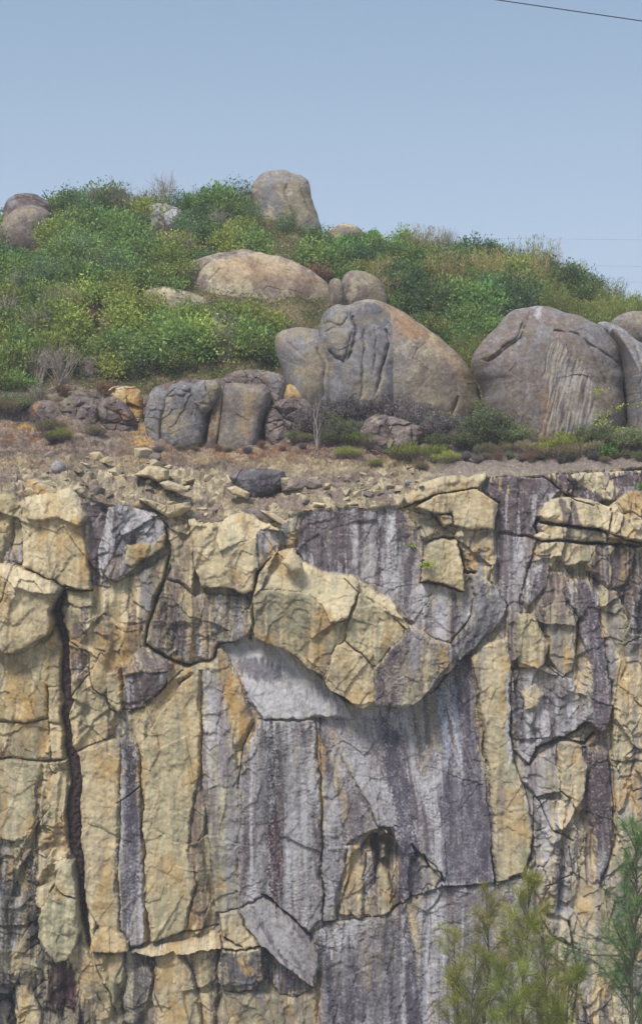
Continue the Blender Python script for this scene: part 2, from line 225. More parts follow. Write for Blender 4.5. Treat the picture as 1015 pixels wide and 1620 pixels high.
# ------------------------------------------------------------------ THE CLIFF: blocks traced as outlines, each with its own depth, tilt and stains; lit tops of some blocks are painted paler
# name | outline | h(m) gu gv (m per 100 px) | colours: base, streak1, streak2 | cover1 cover2 | lean | facet roughness | flags
POLYS = """
face|-200,740 1200,740 1200,1900 -200,1900|-.5 0 0|YGp|.35 .25|0|1|
face|-200,740 40,760 40,900 -200,890|-.1 0 0|yPL|.4 .2|0|1|
face|-200,890 100,930 97,1200 -200,1200|-.1 0 .2|yOS|.3 .3|0|.8|
face|-200,1200 110,1195 112,1620 -200,1900|-.2 0 0|SyD|.4 .3|0|1|c
face|120,768 185,778 178,800 165,840 160,900 175,915 190,920 182,1000 150,1005 146,930 128,832 142,814|-.35 0 0|Hhp|.5 .3|0|.9|r
face|110,935 190,915 215,950 230,1020 210,1045 190,1060 175,1170 120,1195 106,1100 108,1010|-.15 0 .1|yOP|.35 .16|0|.9|
face|185,915 215,905 225,960 240,970 228,1018 200,1045 188,1000|-.2 0 0|yPO|.4 .3|0|.9|
block|0,782 25,786 30,800 18,835 12,868 0,880 -60,880 -60,780|.35 0 0|yCP|.3 .25|0|.5|
face|34,845 38,893 5,884 16,866|.15 0 0|HLP|.5 .3|0|.8|
face|27,795 44,790 36,830 38,850 22,868 20,840|.1 0 0|Yyp|.4 .2|0|.7|
block1|42,790 67,789 110,776 128,790 141,814 130,832 145,908 142,934 100,928 64,906 40,894 37,857 35,827|.75 0 .15|YCy|.3 .3|0|.45|
block1|42,790 67,789 110,776 128,790 141,814 129,832 97,818 64,823 46,822|1.15 .2 .9|YCy|.35 .25|.6|.5|
block2|-60,880 0,889 25,893 64,907 101,930 97,946 88,985 79,1003 30,1031 12,1031 0,1022 -60,1010|1.55 .1 -.45|Yyc|.35 .3|0|.4|
block2|-60,880 0,889 25,893 64,907 101,930 97,940 60,936 30,928 0,908 -60,900|1.5 0 3.2|CYc|.3 .2|0|.3|
block|104,932 146,934 147,958 125,962 108,950|.35 0 1.2|Yyc|.3 .2|0|.4|
face|103,956 148,960 152,1000 132,1018 112,1010 98,985|.25 0 0|yPO|.3 .2|0|.8|
face|190,1165 195,1170 222,1180 240,1130 232,1120 210,1125|-.1 0 0|SdG|.5 .3|0|.6|
block3|170,803 200,797 245,811 263,830 262,866 243,880 225,885 205,905 190,916 175,914 160,900 157,870 165,845|.65 .2 .1|LgP|.45 .3|0|.9|r
block3|205,860 245,860 263,838 262,866 243,880 225,886 208,897 196,892|.95 0 -.4|ySO|.4 .3|0|.5|
face|175,870 196,868 205,905 190,916 175,914 162,900|.9 0 .2|HLh|.4 .3|0|.7|
face|205,912 240,892 272,872 270,892 258,925 243,966 236,972 210,950 206,935|.25 .25 .2|tGy|.4 .3|.3|.6|
face|263,832 300,825 306,850 310,900 308,942 288,922 265,917 270,880|.3 .5 .2|TYh|.5 .3|.2|.7|
block4|300,826 345,832 375,814 400,820 435,834 452,842 440,872 408,904 400,932 385,941 368,930 340,928 320,929 310,900 304,850|1.35 .1 -.35|YCc|.35 .3|0|.5|
block4|345,832 375,813 400,820 435,834 415,842 385,858 352,872 342,850|1.2 0 2.0|CcY|.4 .2|.5|.4|
block4|408,836 452,842 440,872 412,900 404,870|.95 -1.2 -.2|LGY|.45 .3|0|.5|
face|262,920 310,942 325,938 388,943 400,960 404,1002 375,1015 342,1024 335,1042 302,1052 270,1040 230,1018 245,975|.15 .1 -.1|tyP|.45 .35|0|1|r
face|350,958 372,950 398,962 402,998 375,1012 345,1020 340,990|.3 0 .2|GTL|.5 .3|0|.8|r
face|262,918 285,922 312,945 322,985 300,975 275,950|.5 -.3 .2|yhB|.4 .3|.3|.7|
face|467,868 470,845 480,815 500,803 560,800 635,802 660,830 668,862 667,922 640,1000 600,950 560,925 520,910 480,890|-.25 0 .1|gPL|.5 .38|0|.35|r
face|562,872 600,858 662,858 667,922 640,1000 600,950 570,915|-.1 0 .1|LPG|.35 .35|0|.35|r
face|440,868 467,865 480,815 500,803 470,800 448,826|-.1 0 0|TgS|.4 .3|0|.9|
face|625,930 668,920 735,934 750,950 746,972 712,1020 680,1010 645,992 618,950|-.1 0 0|LGp|.4 .25|0|.35|r
face|560,918 620,930 655,985 640,1000 600,962|-.05 0 0|HYL|.5 .3|0|.6|
block5|463,868 480,890 520,905 565,912 592,936 615,945 642,985 680,1008 712,1020 722,1040 700,1070 680,1092 645,1114 620,1118 592,1112 575,1118 545,1105 520,1087 514,1070 490,1055 465,1036 430,1016 405,1009 395,982 401,938 412,905 440,870|1.9 0 0|YTc|.3 .2|0|.4|
block5|412,930 402,940 395,982 405,1009 430,1016 465,1036 490,1055 514,1070 528,1020 545,978 522,980 510,960 490,935|1.85 .7 -.55|sTy|.45 .3|0|.4|
block5|412,930 440,870 463,868 480,890 520,905 565,912 568,925 548,976 522,980 510,960 490,936 450,932|1.9 .35 1.9|CcY|.35 .25|0|.35|
block5|565,912 592,936 615,945 645,990 640,994 615,966 566,936|2.0 -.4 1.7|CcY|.3 .2|0|.35|
block5|566,936 615,966 640,990 630,1010 592,1048 582,1046 570,1030 545,1010 548,984|2.3 -.3 -.25|YTs|.35 .2|0|.35|
block5|545,1010 570,1030 583,1047 590,1062 596,1105 575,1118 545,1105 520,1087 514,1070 528,1020|2.3 0 -.55|YyC|.35 .2|0|.4|
block5|640,990 680,1008 712,1020 722,1040 700,1070 680,1092 645,1114 620,1118 593,1112 588,1052 630,1010|1.95 -.7 -.5|TPL|.4 .3|0|.35|r
face|345,1016 400,1008 430,1016 490,1057 518,1078 545,1110 562,1136 500,1137 415,1137 395,1110 372,1060|-.25 -.1 1.1|WLC|.4 .2|.8|.12|
face|515,1078 575,1120 620,1120 650,1115 690,1090 722,1045 742,1040 755,1120 775,1300 780,1398 700,1402 690,1370 640,1330 628,1312 600,1310 560,1235 498,1137 562,1137 545,1110|-.3 0 .45|LpW|.45 .3|.42|.25|r
face|690,1090 722,1045 742,1040 757,1120 776,1300 778,1398 705,1400 700,1300 690,1200|-.35 -.2 .35|pVL|.55 .3|.05|.2|r
face|338,1024 352,1022 375,1062 392,1110 400,1138 378,1182 368,1178 352,1120 342,1080|.1 .3 0|ONP|.4 .3|.2|.3|
face|415,1137 500,1137 507,1250 511,1455 490,1474 460,1452 420,1412 375,1440 378,1240 385,1180|.45 0 .1|GLP|.4 .3|0|.3|r
face|500,1137 520,1170 560,1235 600,1310 575,1318 550,1336 545,1370 532,1420 530,1456 511,1460 507,1250|.3 -.1 .1|GPL|.4 .3|.15|.4|r
face|600,1310 640,1330 690,1370 705,1392 700,1402 650,1416 640,1350|.4 0 -.2|LGp|.4 .3|0|.4|r
face|738,900 750,905 790,930 802,962 792,988 762,1018 742,1036 722,1050 712,1020 745,972 752,940|.55 -.9 -.4|GdL|.5 .4|-.25|.2|
face|722,1050 700,1078 660,1110 668,1095 705,1050 714,1025|1.2 -.5 -1|tdG|.4 .3|-.7|.5|
block6|678,858 700,852 722,853 728,890 733,934 700,925 668,918 668,882|.85 .1 -.1|YCy|.35 .2|0|.45|
face|720,842 780,840 786,880 765,930 742,902 728,872|.2 0 .3|YTG|.4 .3|0|.8|
face|640,802 668,812 716,830 778,838 735,850 700,850 676,858 664,850 660,830|.1 0 1|cYT|.4 .3|0|1|c
block7|655,802 690,783 752,772 785,797 780,838 735,836 716,830 715,812 690,812|1.05 -.05 0|YCc|.35 .12|0|.3|
block8|640,775 668,758 772,752 756,770 690,783 650,797 632,790|.85 0 .8|cYT|.4 .2|0|.5|
face|690,812 715,812 716,828 702,832|1.1 0 0|YyC|.4 .3|0|.3|
face|775,752 862,752 893,772 868,798 850,840 850,852 820,848 783,840 787,797 762,774|.1 0 .1|PhG|.45 .2|0|.35|r
face|860,752 1100,735 1100,806 1015,806 960,790 940,798 910,792 885,776|.55 0 .5|PhB|.4 .3|0|.45|r
block9|850,815 857,797 888,786 925,789 962,802 958,840 920,832 880,828 856,822|.95 .1 .3|CcY|.4 .1|0|.4|
block10|962,800 990,778 1015,778 1060,785 1060,862 1015,858 960,848|1.1 -.1 .5|CcY|.4 .1|0|.5|c
block|850,828 882,832 920,836 957,843 955,860 850,852|.65 0 .2|cPT|.4 .4|0|.5|
face|852,857 880,853 952,863 945,884 920,890 898,898 882,884 874,905 848,878|.5 0 -.3|YCT|.4 .2|0|.6|
face|945,858 1005,866 992,922 965,934 940,915 925,892|.35 -.2 0|hTP|.4 .3|0|.8|
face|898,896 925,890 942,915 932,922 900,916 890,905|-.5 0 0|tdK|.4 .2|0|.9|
face|782,842 850,854 842,880 826,930 815,975 792,942 784,900|.05 .4 0|pPL|.5 .4|.1|.3|r
face|842,880 868,878 872,915 852,950 826,960 828,928|.3 .3 0|WLP|.4 .3|-.2|.4|r
face|808,930 826,958 818,1040 806,1060 800,1010 803,962|0 .2 0|PhT|.4 .3|0|.6|
face|868,900 890,905 898,945 880,985 860,1000 852,960|.1 0 0|hTP|.4 .3|-.2|.8|
face|855,962 893,948 916,1000 906,1062 888,1072 868,1040|.35 0 0|TcG|.5 .3|0|.5|
face|884,932 905,918 932,922 946,940 952,1000 966,1080 960,1160 922,1142 930,1050 914,982|.45 -.3 .2|pPW|.5 .25|.25|.3|r
face|946,924 976,934 1000,1000 1100,1000 1100,1210 970,1205 966,1080 952,1000|.25 0 0|YTG|.45 .3|0|.7|c
face|1000,860 1100,870 1100,1000 1002,1005 980,935 995,920|-.2 0 0|ghT|.5 .4|0|1|r
block11|815,968 835,972 852,992 866,1022 860,1048 842,1062 820,1056 812,1020|.65 .2 -.5|YCT|.35 .2|0|.5|
face|762,1020 801,1008 810,1050 806,1150 812,1200 832,1252 845,1320 830,1380 782,1400 776,1300 770,1200 758,1100 742,1042|.2 0 .1|YSc|.45 .3|.05|.3|
face|808,1060 870,1050 905,1075 930,1140 895,1165 850,1185 838,1210 812,1190 806,1120|.2 0 .1|pLg|.5 .3|.2|.9|r
block|825,1092 845,1082 858,1100 846,1118 829,1122|.6 0 0|YCy|.3 .2|0|.3|
face|836,1205 880,1180 886,1250 848,1262 828,1238|.3 .2 .2|LTP|.4 .3|0|.7|
face|884,1172 916,1168 928,1210 922,1262 902,1300 884,1260|.45 0 .1|cYG|.4 .3|0|.5|
face|928,1182 964,1190 972,1330 948,1400 932,1300 925,1222|.3 0 0|PBL|.5 .15|0|.4|r
face|966,1205 1100,1205 1100,1520 990,1520 950,1400 974,1330|0 0 0|TGY|.5 .3|0|1|c
face|845,1262 900,1262 925,1300 930,1400 900,1460 860,1440 832,1385 845,1320|-.05 0 0|cLd|.5 .3|0|1.1|c
face|900,1380 960,1410 990,1520 960,1560 900,1500|-.1 0 .3|cTG|.4 .3|0|.8|
face|490,1474 530,1456 620,1446 650,1416 705,1402 780,1398 832,1388 860,1440 860,1900 500,1900 505,1540|.1 0 .12|GdL|.45 .3|.08|.35|r
face|850,1440 905,1470 970,1560 980,1900 855,1900|-.1 0 0|cGD|.5 .4|0|1|c
face|970,1520 1100,1520 1100,1900 975,1900|-.2 0 0|GDc|.5 .4|0|1|c
cavity|590,1317 600,1326 614,1318 632,1324 634,1350 641,1380 630,1405 634,1430 612,1446 590,1449 575,1457 556,1446 536,1447 540,1420 553,1385 563,1348|-.7 0 1.5|TtP|.4 .3|0|1.2|
face|553,1350 564,1344 577,1352 577,1400 566,1448 543,1444 540,1425 550,1395|-.45 .3 .5|yYG|.4 .3|-.1|.5|
face|594,1380 603,1370 616,1382 622,1412 616,1440 600,1443 594,1420|-.3 -.3 .2|cSY|.5 .3|0|.3|
face|598,1335 614,1340 612,1362 600,1366|-.5 0 .3|tyG|.4 .3|0|.6|
face|577,1350 592,1346 594,1385 586,1425 578,1415|-.7 .3 0|pPL|.4 .3|0|.6|r
face|575,1425 592,1420 597,1446 585,1452 570,1450|-.3 0 .5|TyP|.4 .3|0|.9|
cavity|650,1345 668,1352 685,1374 702,1394 690,1404 674,1400 662,1414 648,1410 642,1380|-.3 -.6 .8|GyT|.4 .3|0|1|
face|622,1308 650,1316 653,1350 648,1412 636,1446 627,1405 634,1362 626,1330|.55 0 0|VPg|.4 .3|0|.5|r
face|646,1350 658,1352 664,1390 660,1412 646,1414|-.2 .2 0|cSG|.4 .3|0|.5|
face|415,1413 432,1424 455,1442 488,1478 502,1500 506,1535 497,1562 410,1496 376,1438|.6 -.4 .7|LPG|.4 .3|.6|.1|
face|346,1442 376,1438 412,1496 386,1500 352,1480|.8 -.2 .6|YOc|.4 .3|.5|.3|
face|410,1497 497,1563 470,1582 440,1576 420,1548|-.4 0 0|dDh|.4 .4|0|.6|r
block12|350,1500 386,1502 412,1497 417,1545 402,1563 380,1566 352,1566 346,1530|.7 .2 -.6|gTd|.45 .35|.1|.5|
face|205,1503 260,1492 350,1478 352,1500 300,1505 240,1512|.9 0 4|cCY|.4 .2|0|.4|
face|352,1480 388,1500 350,1500|.8 0 2|cYT|.3 .3|0|.3|
face|118,1190 172,1170 194,1172 190,1270 186,1400 192,1482 160,1474 138,1438 128,1300|.45 0 0|Yyc|.4 .3|0|.22|
face|190,1170 206,1160 222,1180 225,1300 228,1400 232,1490 205,1500 190,1470 186,1380 190,1270|.3 0 0|LdG|.4 .4|0|.25|r
face|222,1180 240,1130 285,1080 318,1058 320,1220 306,1265 300,1330 312,1400 292,1470 240,1492 230,1400|.5 -.05 .03|YSy|.4 .35|0|.25|
face|318,1225 325,1290 322,1345 335,1440 315,1480 292,1472 312,1400 298,1340 303,1275|.15 0 0|Nht|.4 .4|0|.6|
face|318,1056 345,1040 372,1178 380,1240 376,1440 340,1442 330,1330 322,1250|.1 0 0|LSp|.45 .35|0|.45|
face|270,1042 300,1053 340,1040 345,1060 318,1062 280,1080 262,1090|.2 0 1.6|cYO|.4 .3|0|.4|
block13|195,1052 212,1034 225,1020 262,1042 275,1048 268,1062 198,1066|.75 0 1.8|HcP|.5 .3|.5|.3|
block13|198,1066 270,1060 262,1082 235,1110 205,1128 196,1110|.65 .1 -.3|hPL|.4 .3|0|.5|
face|228,1112 262,1085 290,1070 270,1110 240,1150 222,1180 200,1135|.15 0 0|yYS|.4 .3|0|.5|
face|108,1012 118,1010 165,1030 188,1052 192,1120 175,1125 150,1140 125,1185 112,1190 108,1100|.25 0 .1|yYP|.4 .12|0|.9|
face|112,1020 135,1025 142,1045 130,1065 112,1070|.1 0 0|HhP|.4 .3|0|.6|r
block|160,1030 172,1040 175,1090 165,1100 143,1092 142,1065|.55 0 0|yYO|.4 .3|0|.4|
block|172,1065 188,1060 194,1120 188,1130 172,1110|.5 0 0|Yyc|.4 .3|0|.4|
face|-60,1030 30,1033 80,1008 92,1000 96,1085 76,1085 74,1135 40,1144 -60,1130|.15 0 .35|yOS|.4 .35|0|.5|
face|78,1085 97,1085 98,1142 76,1144|.5 0 0|YyC|.3 .2|0|.3|
face|-60,1135 40,1144 76,1138 78,1180 60,1202 -60,1195|.05 0 0|syO|.4 .3|0|.5|
face|78,1146 98,1146 101,1200 82,1202|.35 0 0|YyC|.4 .3|0|.4|
face|-60,1203 68,1200 62,1245 60,1300 45,1330 20,1332 -60,1300|.45 0 0|Scy|.4 .3|0|.3|
face|70,1202 106,1200 107,1300 80,1322 64,1300|.3 0 0|SYy|.4 .2|0|.9|c
face|30,1335 60,1302 104,1305 112,1355 85,1362 60,1400 40,1395|.1 0 0|Ytk|.4 .1|0|1.1|c
face|-60,1310 20,1335 36,1380 40,1450 30,1500 -60,1500|-.3 0 0|tDS|.5 .4|0|1|r
block14|90,1364 122,1360 127,1416 104,1410 88,1400|.95 0 0|cSC|.4 .2|0|.3|
block14|88,1402 104,1412 128,1417 131,1466 122,1490 108,1515 92,1520 62,1482 62,1450 72,1430|.95 .1 -.3|SsY|.4 .2|0|.3|
block|52,1404 84,1398 82,1418 70,1436 56,1432|.8 0 .5|CYc|.3 .2|0|.3|
block15|146,1500 152,1470 172,1462 202,1485 204,1500 193,1506 170,1502 148,1502|.85 0 .6|YyO|.3 .2|0|.4|
face|145,1505 195,1508 200,1530 190,1580 175,1610 150,1560|.2 0 0|yYs|.4 .3|0|.9|
face|198,1505 245,1512 240,1560 225,1620 190,1620 200,1560|.1 0 0|gSd|.4 .4|0|.8|r
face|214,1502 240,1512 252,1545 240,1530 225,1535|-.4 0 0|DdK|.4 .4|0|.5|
face|245,1512 278,1500 300,1530 318,1585 310,1900 250,1900 242,1560|.45 .1 0|YSy|.4 .3|0|.45|
face|285,1505 345,1502 346,1530 340,1640 322,1640 315,1570 300,1530|0 0 0|TOd|.4 .4|0|.6|
face|352,1568 402,1566 440,1578 470,1584 497,1565 505,1620 505,1900 340,1900|.2 0 0|TGO|.4 .3|.5|.6|
face|0,1530 60,1540 120,1560 150,1600 150,1900 -200,1900 -200,1530|-.3 0 0|dtD|.5 .4|0|1.2|c
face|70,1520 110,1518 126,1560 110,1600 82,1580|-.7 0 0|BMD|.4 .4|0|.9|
face|22,1555 45,1560 66,1600 50,1900 30,1900|.1 0 0|YST|.4 .3|.2|.5|
"""
# cracks: polyline | width px | depth m
CRACKS = """
268,878 262,905 250,945 236,985 229,1018 262,1040 302,1053|3|.8
302,1053 336,1042 345,1020 375,1013|2|.5
25,893 12,945 0,965|1.3|.3
545,915 566,935 560,960 548,985 545,1010 528,1020 515,1070|1.4|.25
545,1010 570,1030 582,1046|1.5|.3
395,1010 402,985 400,942|4|.7
100,930 106,926 125,932 145,934|2.2|.6
850,820 846,832 852,850|5|.9
853,826 880,831 920,835 958,842|2.6|1.0
852,854 900,856 955,861 1015,864|2.8|1.0
862,755 882,773 908,792 935,800|1.6|.4
640,802 690,782 752,772|1.8|.4
958,842 980,850 1015,860|2.5|.8
228,1112 262,1085 290,1060|1.6|.3
1,1142 40,1145 76,1138|1.6|.4
0,1200 60,1203 105,1201|2|.6
76,1085 77,1140 82,1200|1.6|.4
190,1124 230,1118|1.5|.3
112,1195 140,1180 175,1165|1.5|.3
650,1334 660,1350 670,1350 680,1374 696,1380 704,1397|2.5|.6
700,1402 760,1399 830,1388|2.2|.6
530,1458 560,1455 585,1452|2|.5
612,1448 650,1418|1.8|.4
376,1438 352,1442|1.6|.3
415,1413 455,1442 490,1478|2.4|.7
410,1497 455,1530 497,1563|3|.8
205,1504 240,1513 260,1506|2|.5
240,1490 290,1476 345,1465|1.8|.4
122,1360 128,1420 132,1470 142,1500|3|.8
62,1482 92,1520 108,1518|2.5|.7
88,1402 104,1411 126,1417|1.5|.4
712,1020 745,972 752,940|1.6|.3
700,1080 722,1050 742,1036|2.5|.6
668,920 700,926 732,935|2|.5
728,872 735,905 750,906|4|.9
720,1050 690,1092 645,1116 590,1114 575,1120 543,1107 516,1082|2.5|.5
810,1060 806,1150 812,1200 832,1252|1.4|.3
838,1210 850,1185 880,1175 930,1145|4|.7
885,1168 925,1178 940,1160|4|.7
966,1080 970,1205 976,1335|1.5|.35
860,1048 888,1072 905,1062 916,1000|1.5|.3
846,1262 886,1250 900,1262|2|.4
845,1262 842,1330 832,1385|1.6|.4
850,1262 870,1310 905,1330|1.5|.4
860,1400 905,1385 900,1340|1.5|.4
850,1440 870,1480 905,1500|2|.5
900,1460 915,1540 905,1620|3|.6
378,1240 384,1180 400,1145|1.8|.3
507,1140 508,1250 511,1460|1.5|.3
188,1130 192,1200 186,1300 184,1400|1.2|.15
186,1270 205,1258 222,1245|1.5|.25
142,1065 150,1090 168,1102 175,1125 190,1130|1.8|.4
108,1012 142,1030 142,1065 112,1105|1.5|.35
245,1512 242,1560 258,1600|1.6|.4
145,1505 160,1540 178,1570 182,1600|1.6|.4
"""
# stains: polygon | colour | alpha | soft px | streaky fringe 0..1
STAINS = """
525,1095 560,1120 640,1122 650,1150 600,1180 560,1150|W|.7|14|.9
590,1140 612,1140 650,1230 660,1300 645,1300 600,1210|V|.7|6|.8
640,1120 690,1095 700,1180 672,1230 655,1180|T|.6|8|.9
650,1125 658,1125 672,1200 664,1200|P|.8|3|.7
668,1110 674,1108 684,1180 678,1190|P|.7|3|.7
500,1140 545,1140 600,1250 625,1310 600,1310 545,1220|L|.6|10|.6
520,1150 528,1150 570,1250 562,1250|c|.5|4|.6
700,1235 778,1235 782,1395 700,1395|V|.62|10|.5
740,1050 752,1050 770,1180 776,1240 764,1240|T|.6|5|.7
735,1045 742,1045 748,1160 742,1180|P|.7|4|.6
345,1018 400,1010 470,1050 540,1115 555,1134 500,1134 420,1134 400,1100|W|.55|8|.6
430,1055 445,1060 500,1134 480,1134|g|.45|6|.9
490,1075 510,1085 550,1134 530,1134|V|.5|6|.9
380,1200 392,1190 390,1400 380,1430|P|.45|6|.8
505,1300 540,1340 530,1420 512,1450|W|.4|9|.8
535,1240 575,1270 580,1320 548,1330|P|.6|10|.7
480,820 500,810 505,870 486,870|P|.7|6|.8
525,810 540,808 545,900 530,900|P|.7|5|.8
575,810 600,808 600,900 580,900|L|.6|8|.8
640,830 655,835 650,900 638,890|P|.6|6|.8
755,920 770,930 768,990 740,1020 750,980|D|.6|4|.5
740,905 752,905 765,960 756,990 748,950|L|.6|3|.5
778,925 790,935 790,975 778,990|L|.6|4|.5
375,1045 400,1040 430,1050 452,1068 445,1082 400,1078 378,1062|V|0.78|5|.3
95,1270 215,1168 200,1165 195,1240 192,1250 215,1235|V|0|3|.2
197,1180 214,1180 218,1240 200,1250|D|0.85|5|.7
196,1265 216,1258 218,1330 220,1420 205,1470 198,1400|V|0.78|5|.8
197,1142 207,1140 206,1165 196,1166|d|.7|3|.4
690,783 698,782 700,808 693,810|g|.7|3|.5
702,783 706,782 708,806 704,808|P|0.91|2|.5
715,1085 722,1080 730,1180 722,1200|U|.55|4|.7
690,1095 700,1088 712,1200 705,1220 698,1150|U|.6|4|.7
705,1090 712,1090 728,1190 735,1230 725,1210|W|0.78|3|.7
722,1060 745,1050 760,1220 778,1300 770,1390 715,1395 705,1230 735,1225|V|0.49|10|.8
600,1130 612,1130 640,1200 652,1280 668,1380 672,1620 645,1620 640,1420 632,1310 612,1230|V|0.95|8|.8
560,1140 600,1130 590,1160 610,1230 590,1230|p|0.59|8|.7
420,1160 432,1140 440,1240 435,1290 425,1330 415,1300|D|0.85|6|.9
425,1290 442,1285 448,1410 440,1440 425,1400|M|0.95|6|.9
400,1190 420,1180 420,1400 405,1400|L|.4|8|.7
455,1190 490,1180 500,1400 480,1460 460,1400|L|.45|8|.6
505,1160 516,1190 515,1270 508,1290 502,1200|O|.6|3|.5
520,1180 530,1185 545,1250 550,1300 540,1300 532,1240|y|.55|3|.5
380,1055 398,1130 385,1125|N|.5|5|.3
565,1470 585,1470 590,1560 575,1570|y|.4|6|.6
640,1425 668,1410 668,1500 660,1560 655,1500|Y|.6|5|.5
676,1560 684,1560 690,1620 680,1620|y|.5|4|.5
700,1410 820,1402 810,1450 700,1450|P|0.72|8|.9
500,1480 640,1460 640,1620 500,1620|V|0.42|14|.9
660,1420 700,1420 700,1620 665,1620|W|0.45|10|.9
500,1470 560,1462 565,1490 520,1500|W|0.78|6|.9
720,1400 760,1400 765,1620 730,1620|L|.35|10|.9
775,1410 800,1400 805,1520 780,1520|S|.5|8|.6
905,752 950,745 968,758 972,775 962,792 940,778 925,772 912,764|C|.95|4|.3
985,755 1015,752 1015,790 990,790|B|.5|5|.3
878,790 892,790 905,828 888,830|P|0.95|2|.15
896,790 904,792 918,832 908,833|P|0.95|2|.15
785,752 792,752 794,775 788,775|y|.6|2|.4
800,775 806,775 804,792 800,790|y|.6|2|.4
500,806 560,800 555,870 530,905 490,885 475,860|P|0.78|10|.8
615,810 622,810 622,860 612,860|W|0.78|4|.8
700,880 704,930 730,932 720,890|y|.3|5|.5
592,1050 608,1040 640,990 690,1012 650,1060 625,1110 592,1110|p|0.45|8|.7
590,1050 640,1000 632,1040 605,1075 600,1108 593,1105|P|0.78|5|.8
905,935 925,935 948,1080 965,1180 965,1340 935,1340 932,1140 930,1040|P|0.78|5|.7
930,1200 965,1200 968,1330 945,1380|B|.4|6|.6
935,925 940,925 948,960 942,960|W|0.91|3|.6
760,1110 800,1080 805,1250 770,1250|Y|.25|10|.4
800,1060 806,1060 808,1160 804,1240 800,1180|W|0.91|3|.4
135,955 180,950 170,1010 155,1005|P|0.59|8|.6
128,790 168,790 160,860 150,930 145,900 130,832|p|0.65|10|.6
190,800 232,803 250,822 215,850 190,845|L|.5|8|.4
185,850 200,845 195,880 180,880|D|0.45|6|.9
262,950 285,970 300,1040 262,1035|D|0.59|8|.9
400,880 412,860 410,920 402,925|h|.5|5|.5
408,950 425,940 432,1010 415,1010|h|.5|6|.5
325,1065 335,1060 338,1240 325,1240|W|0.59|5|.7
340,1090 352,1090 368,1200 350,1240|p|0.65|6|.7
322,1150 330,1150 332,1300 325,1330|P|0.78|4|.7
362,1210 375,1205 375,1300 370,1440 355,1440|G|.6|6|.6
345,1240 360,1240 362,1440 348,1440|S|.6|6|.6
288,1075 300,1070 302,1230 296,1250|O|.5|6|.5
310,1065 320,1065 320,1210 312,1220|O|.6|5|.5
266,1180 280,1180 285,1420 272,1430|S|.45|8|.5
165,1200 180,1200 178,1440 168,1440|O|.45|6|.5
135,1210 160,1200 160,1400 145,1430|C|.3|10|.4
130,1360 150,1290 148,1300 135,1310|s|.5|6|.4
0,1050 40,1040 60,1080 30,1130 0,1120|s|.5|12|.4
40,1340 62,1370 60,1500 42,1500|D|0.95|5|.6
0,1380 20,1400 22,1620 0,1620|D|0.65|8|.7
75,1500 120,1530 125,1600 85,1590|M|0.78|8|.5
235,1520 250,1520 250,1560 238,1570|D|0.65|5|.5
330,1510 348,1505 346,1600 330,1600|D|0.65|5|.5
318,1520 328,1520 328,1620 318,1620|O|.5|4|.5
370,1510 385,1505 402,1530 400,1545|y|.6|5|.4
"""
def P2(s): return [tuple(float(c) for c in p.split(',')) for p in s.split()]
us = np.arange(-150, 1166, 1.06).astype(np.float32)
vs = np.concatenate([np.arange(560, 735, 1.6), np.arange(735, 1640, 1.06), np.arange(1640, 1840, 4.0)]).astype(np.float32)
U, V = np.meshgrid(us, vs); NR, NC = U.shape
wU = U + 5*pn(U/38, V/38, 1) + 1.9*pn(U/12, V/12, 2) + 1.1*pn(U/5, V/5, 3)
wV = V + 5*pn(U/36, V/36, 4) + 1.9*pn(U/12, V/12, 5) + 1.1*pn(U/5, V/5, 6)
H = np.full(U.shape, -.4, np.float32); COL = np.zeros(U.shape+(3,), np.float32)
FW = np.ones(U.shape, np.float32); RG = np.zeros(U.shape, np.float32); CK = np.zeros(U.shape, np.float32)
ID = np.zeros(U.shape, np.int16)
names = {}
def box_of(pts, mar=12):
    x0 = min(p[0] for p in pts)-mar; x1 = max(p[0] for p in pts)+mar; y0 = min(p[1] for p in pts)-mar; y1 = max(p[1] for p in pts)+mar
    i0, i1 = np.searchsorted(vs, [y0, y1]); j0, j1 = np.searchsorted(us, [x0, x1]); return slice(i0, i1), slice(j0, j1)
PARTS = ['', 'block1', 'block2', 'block3', 'block4', 'block5', 'block6', 'block7', 'block8', 'block9', 'block10', 'block11', 'block12', 'block13', 'block14', 'block15']
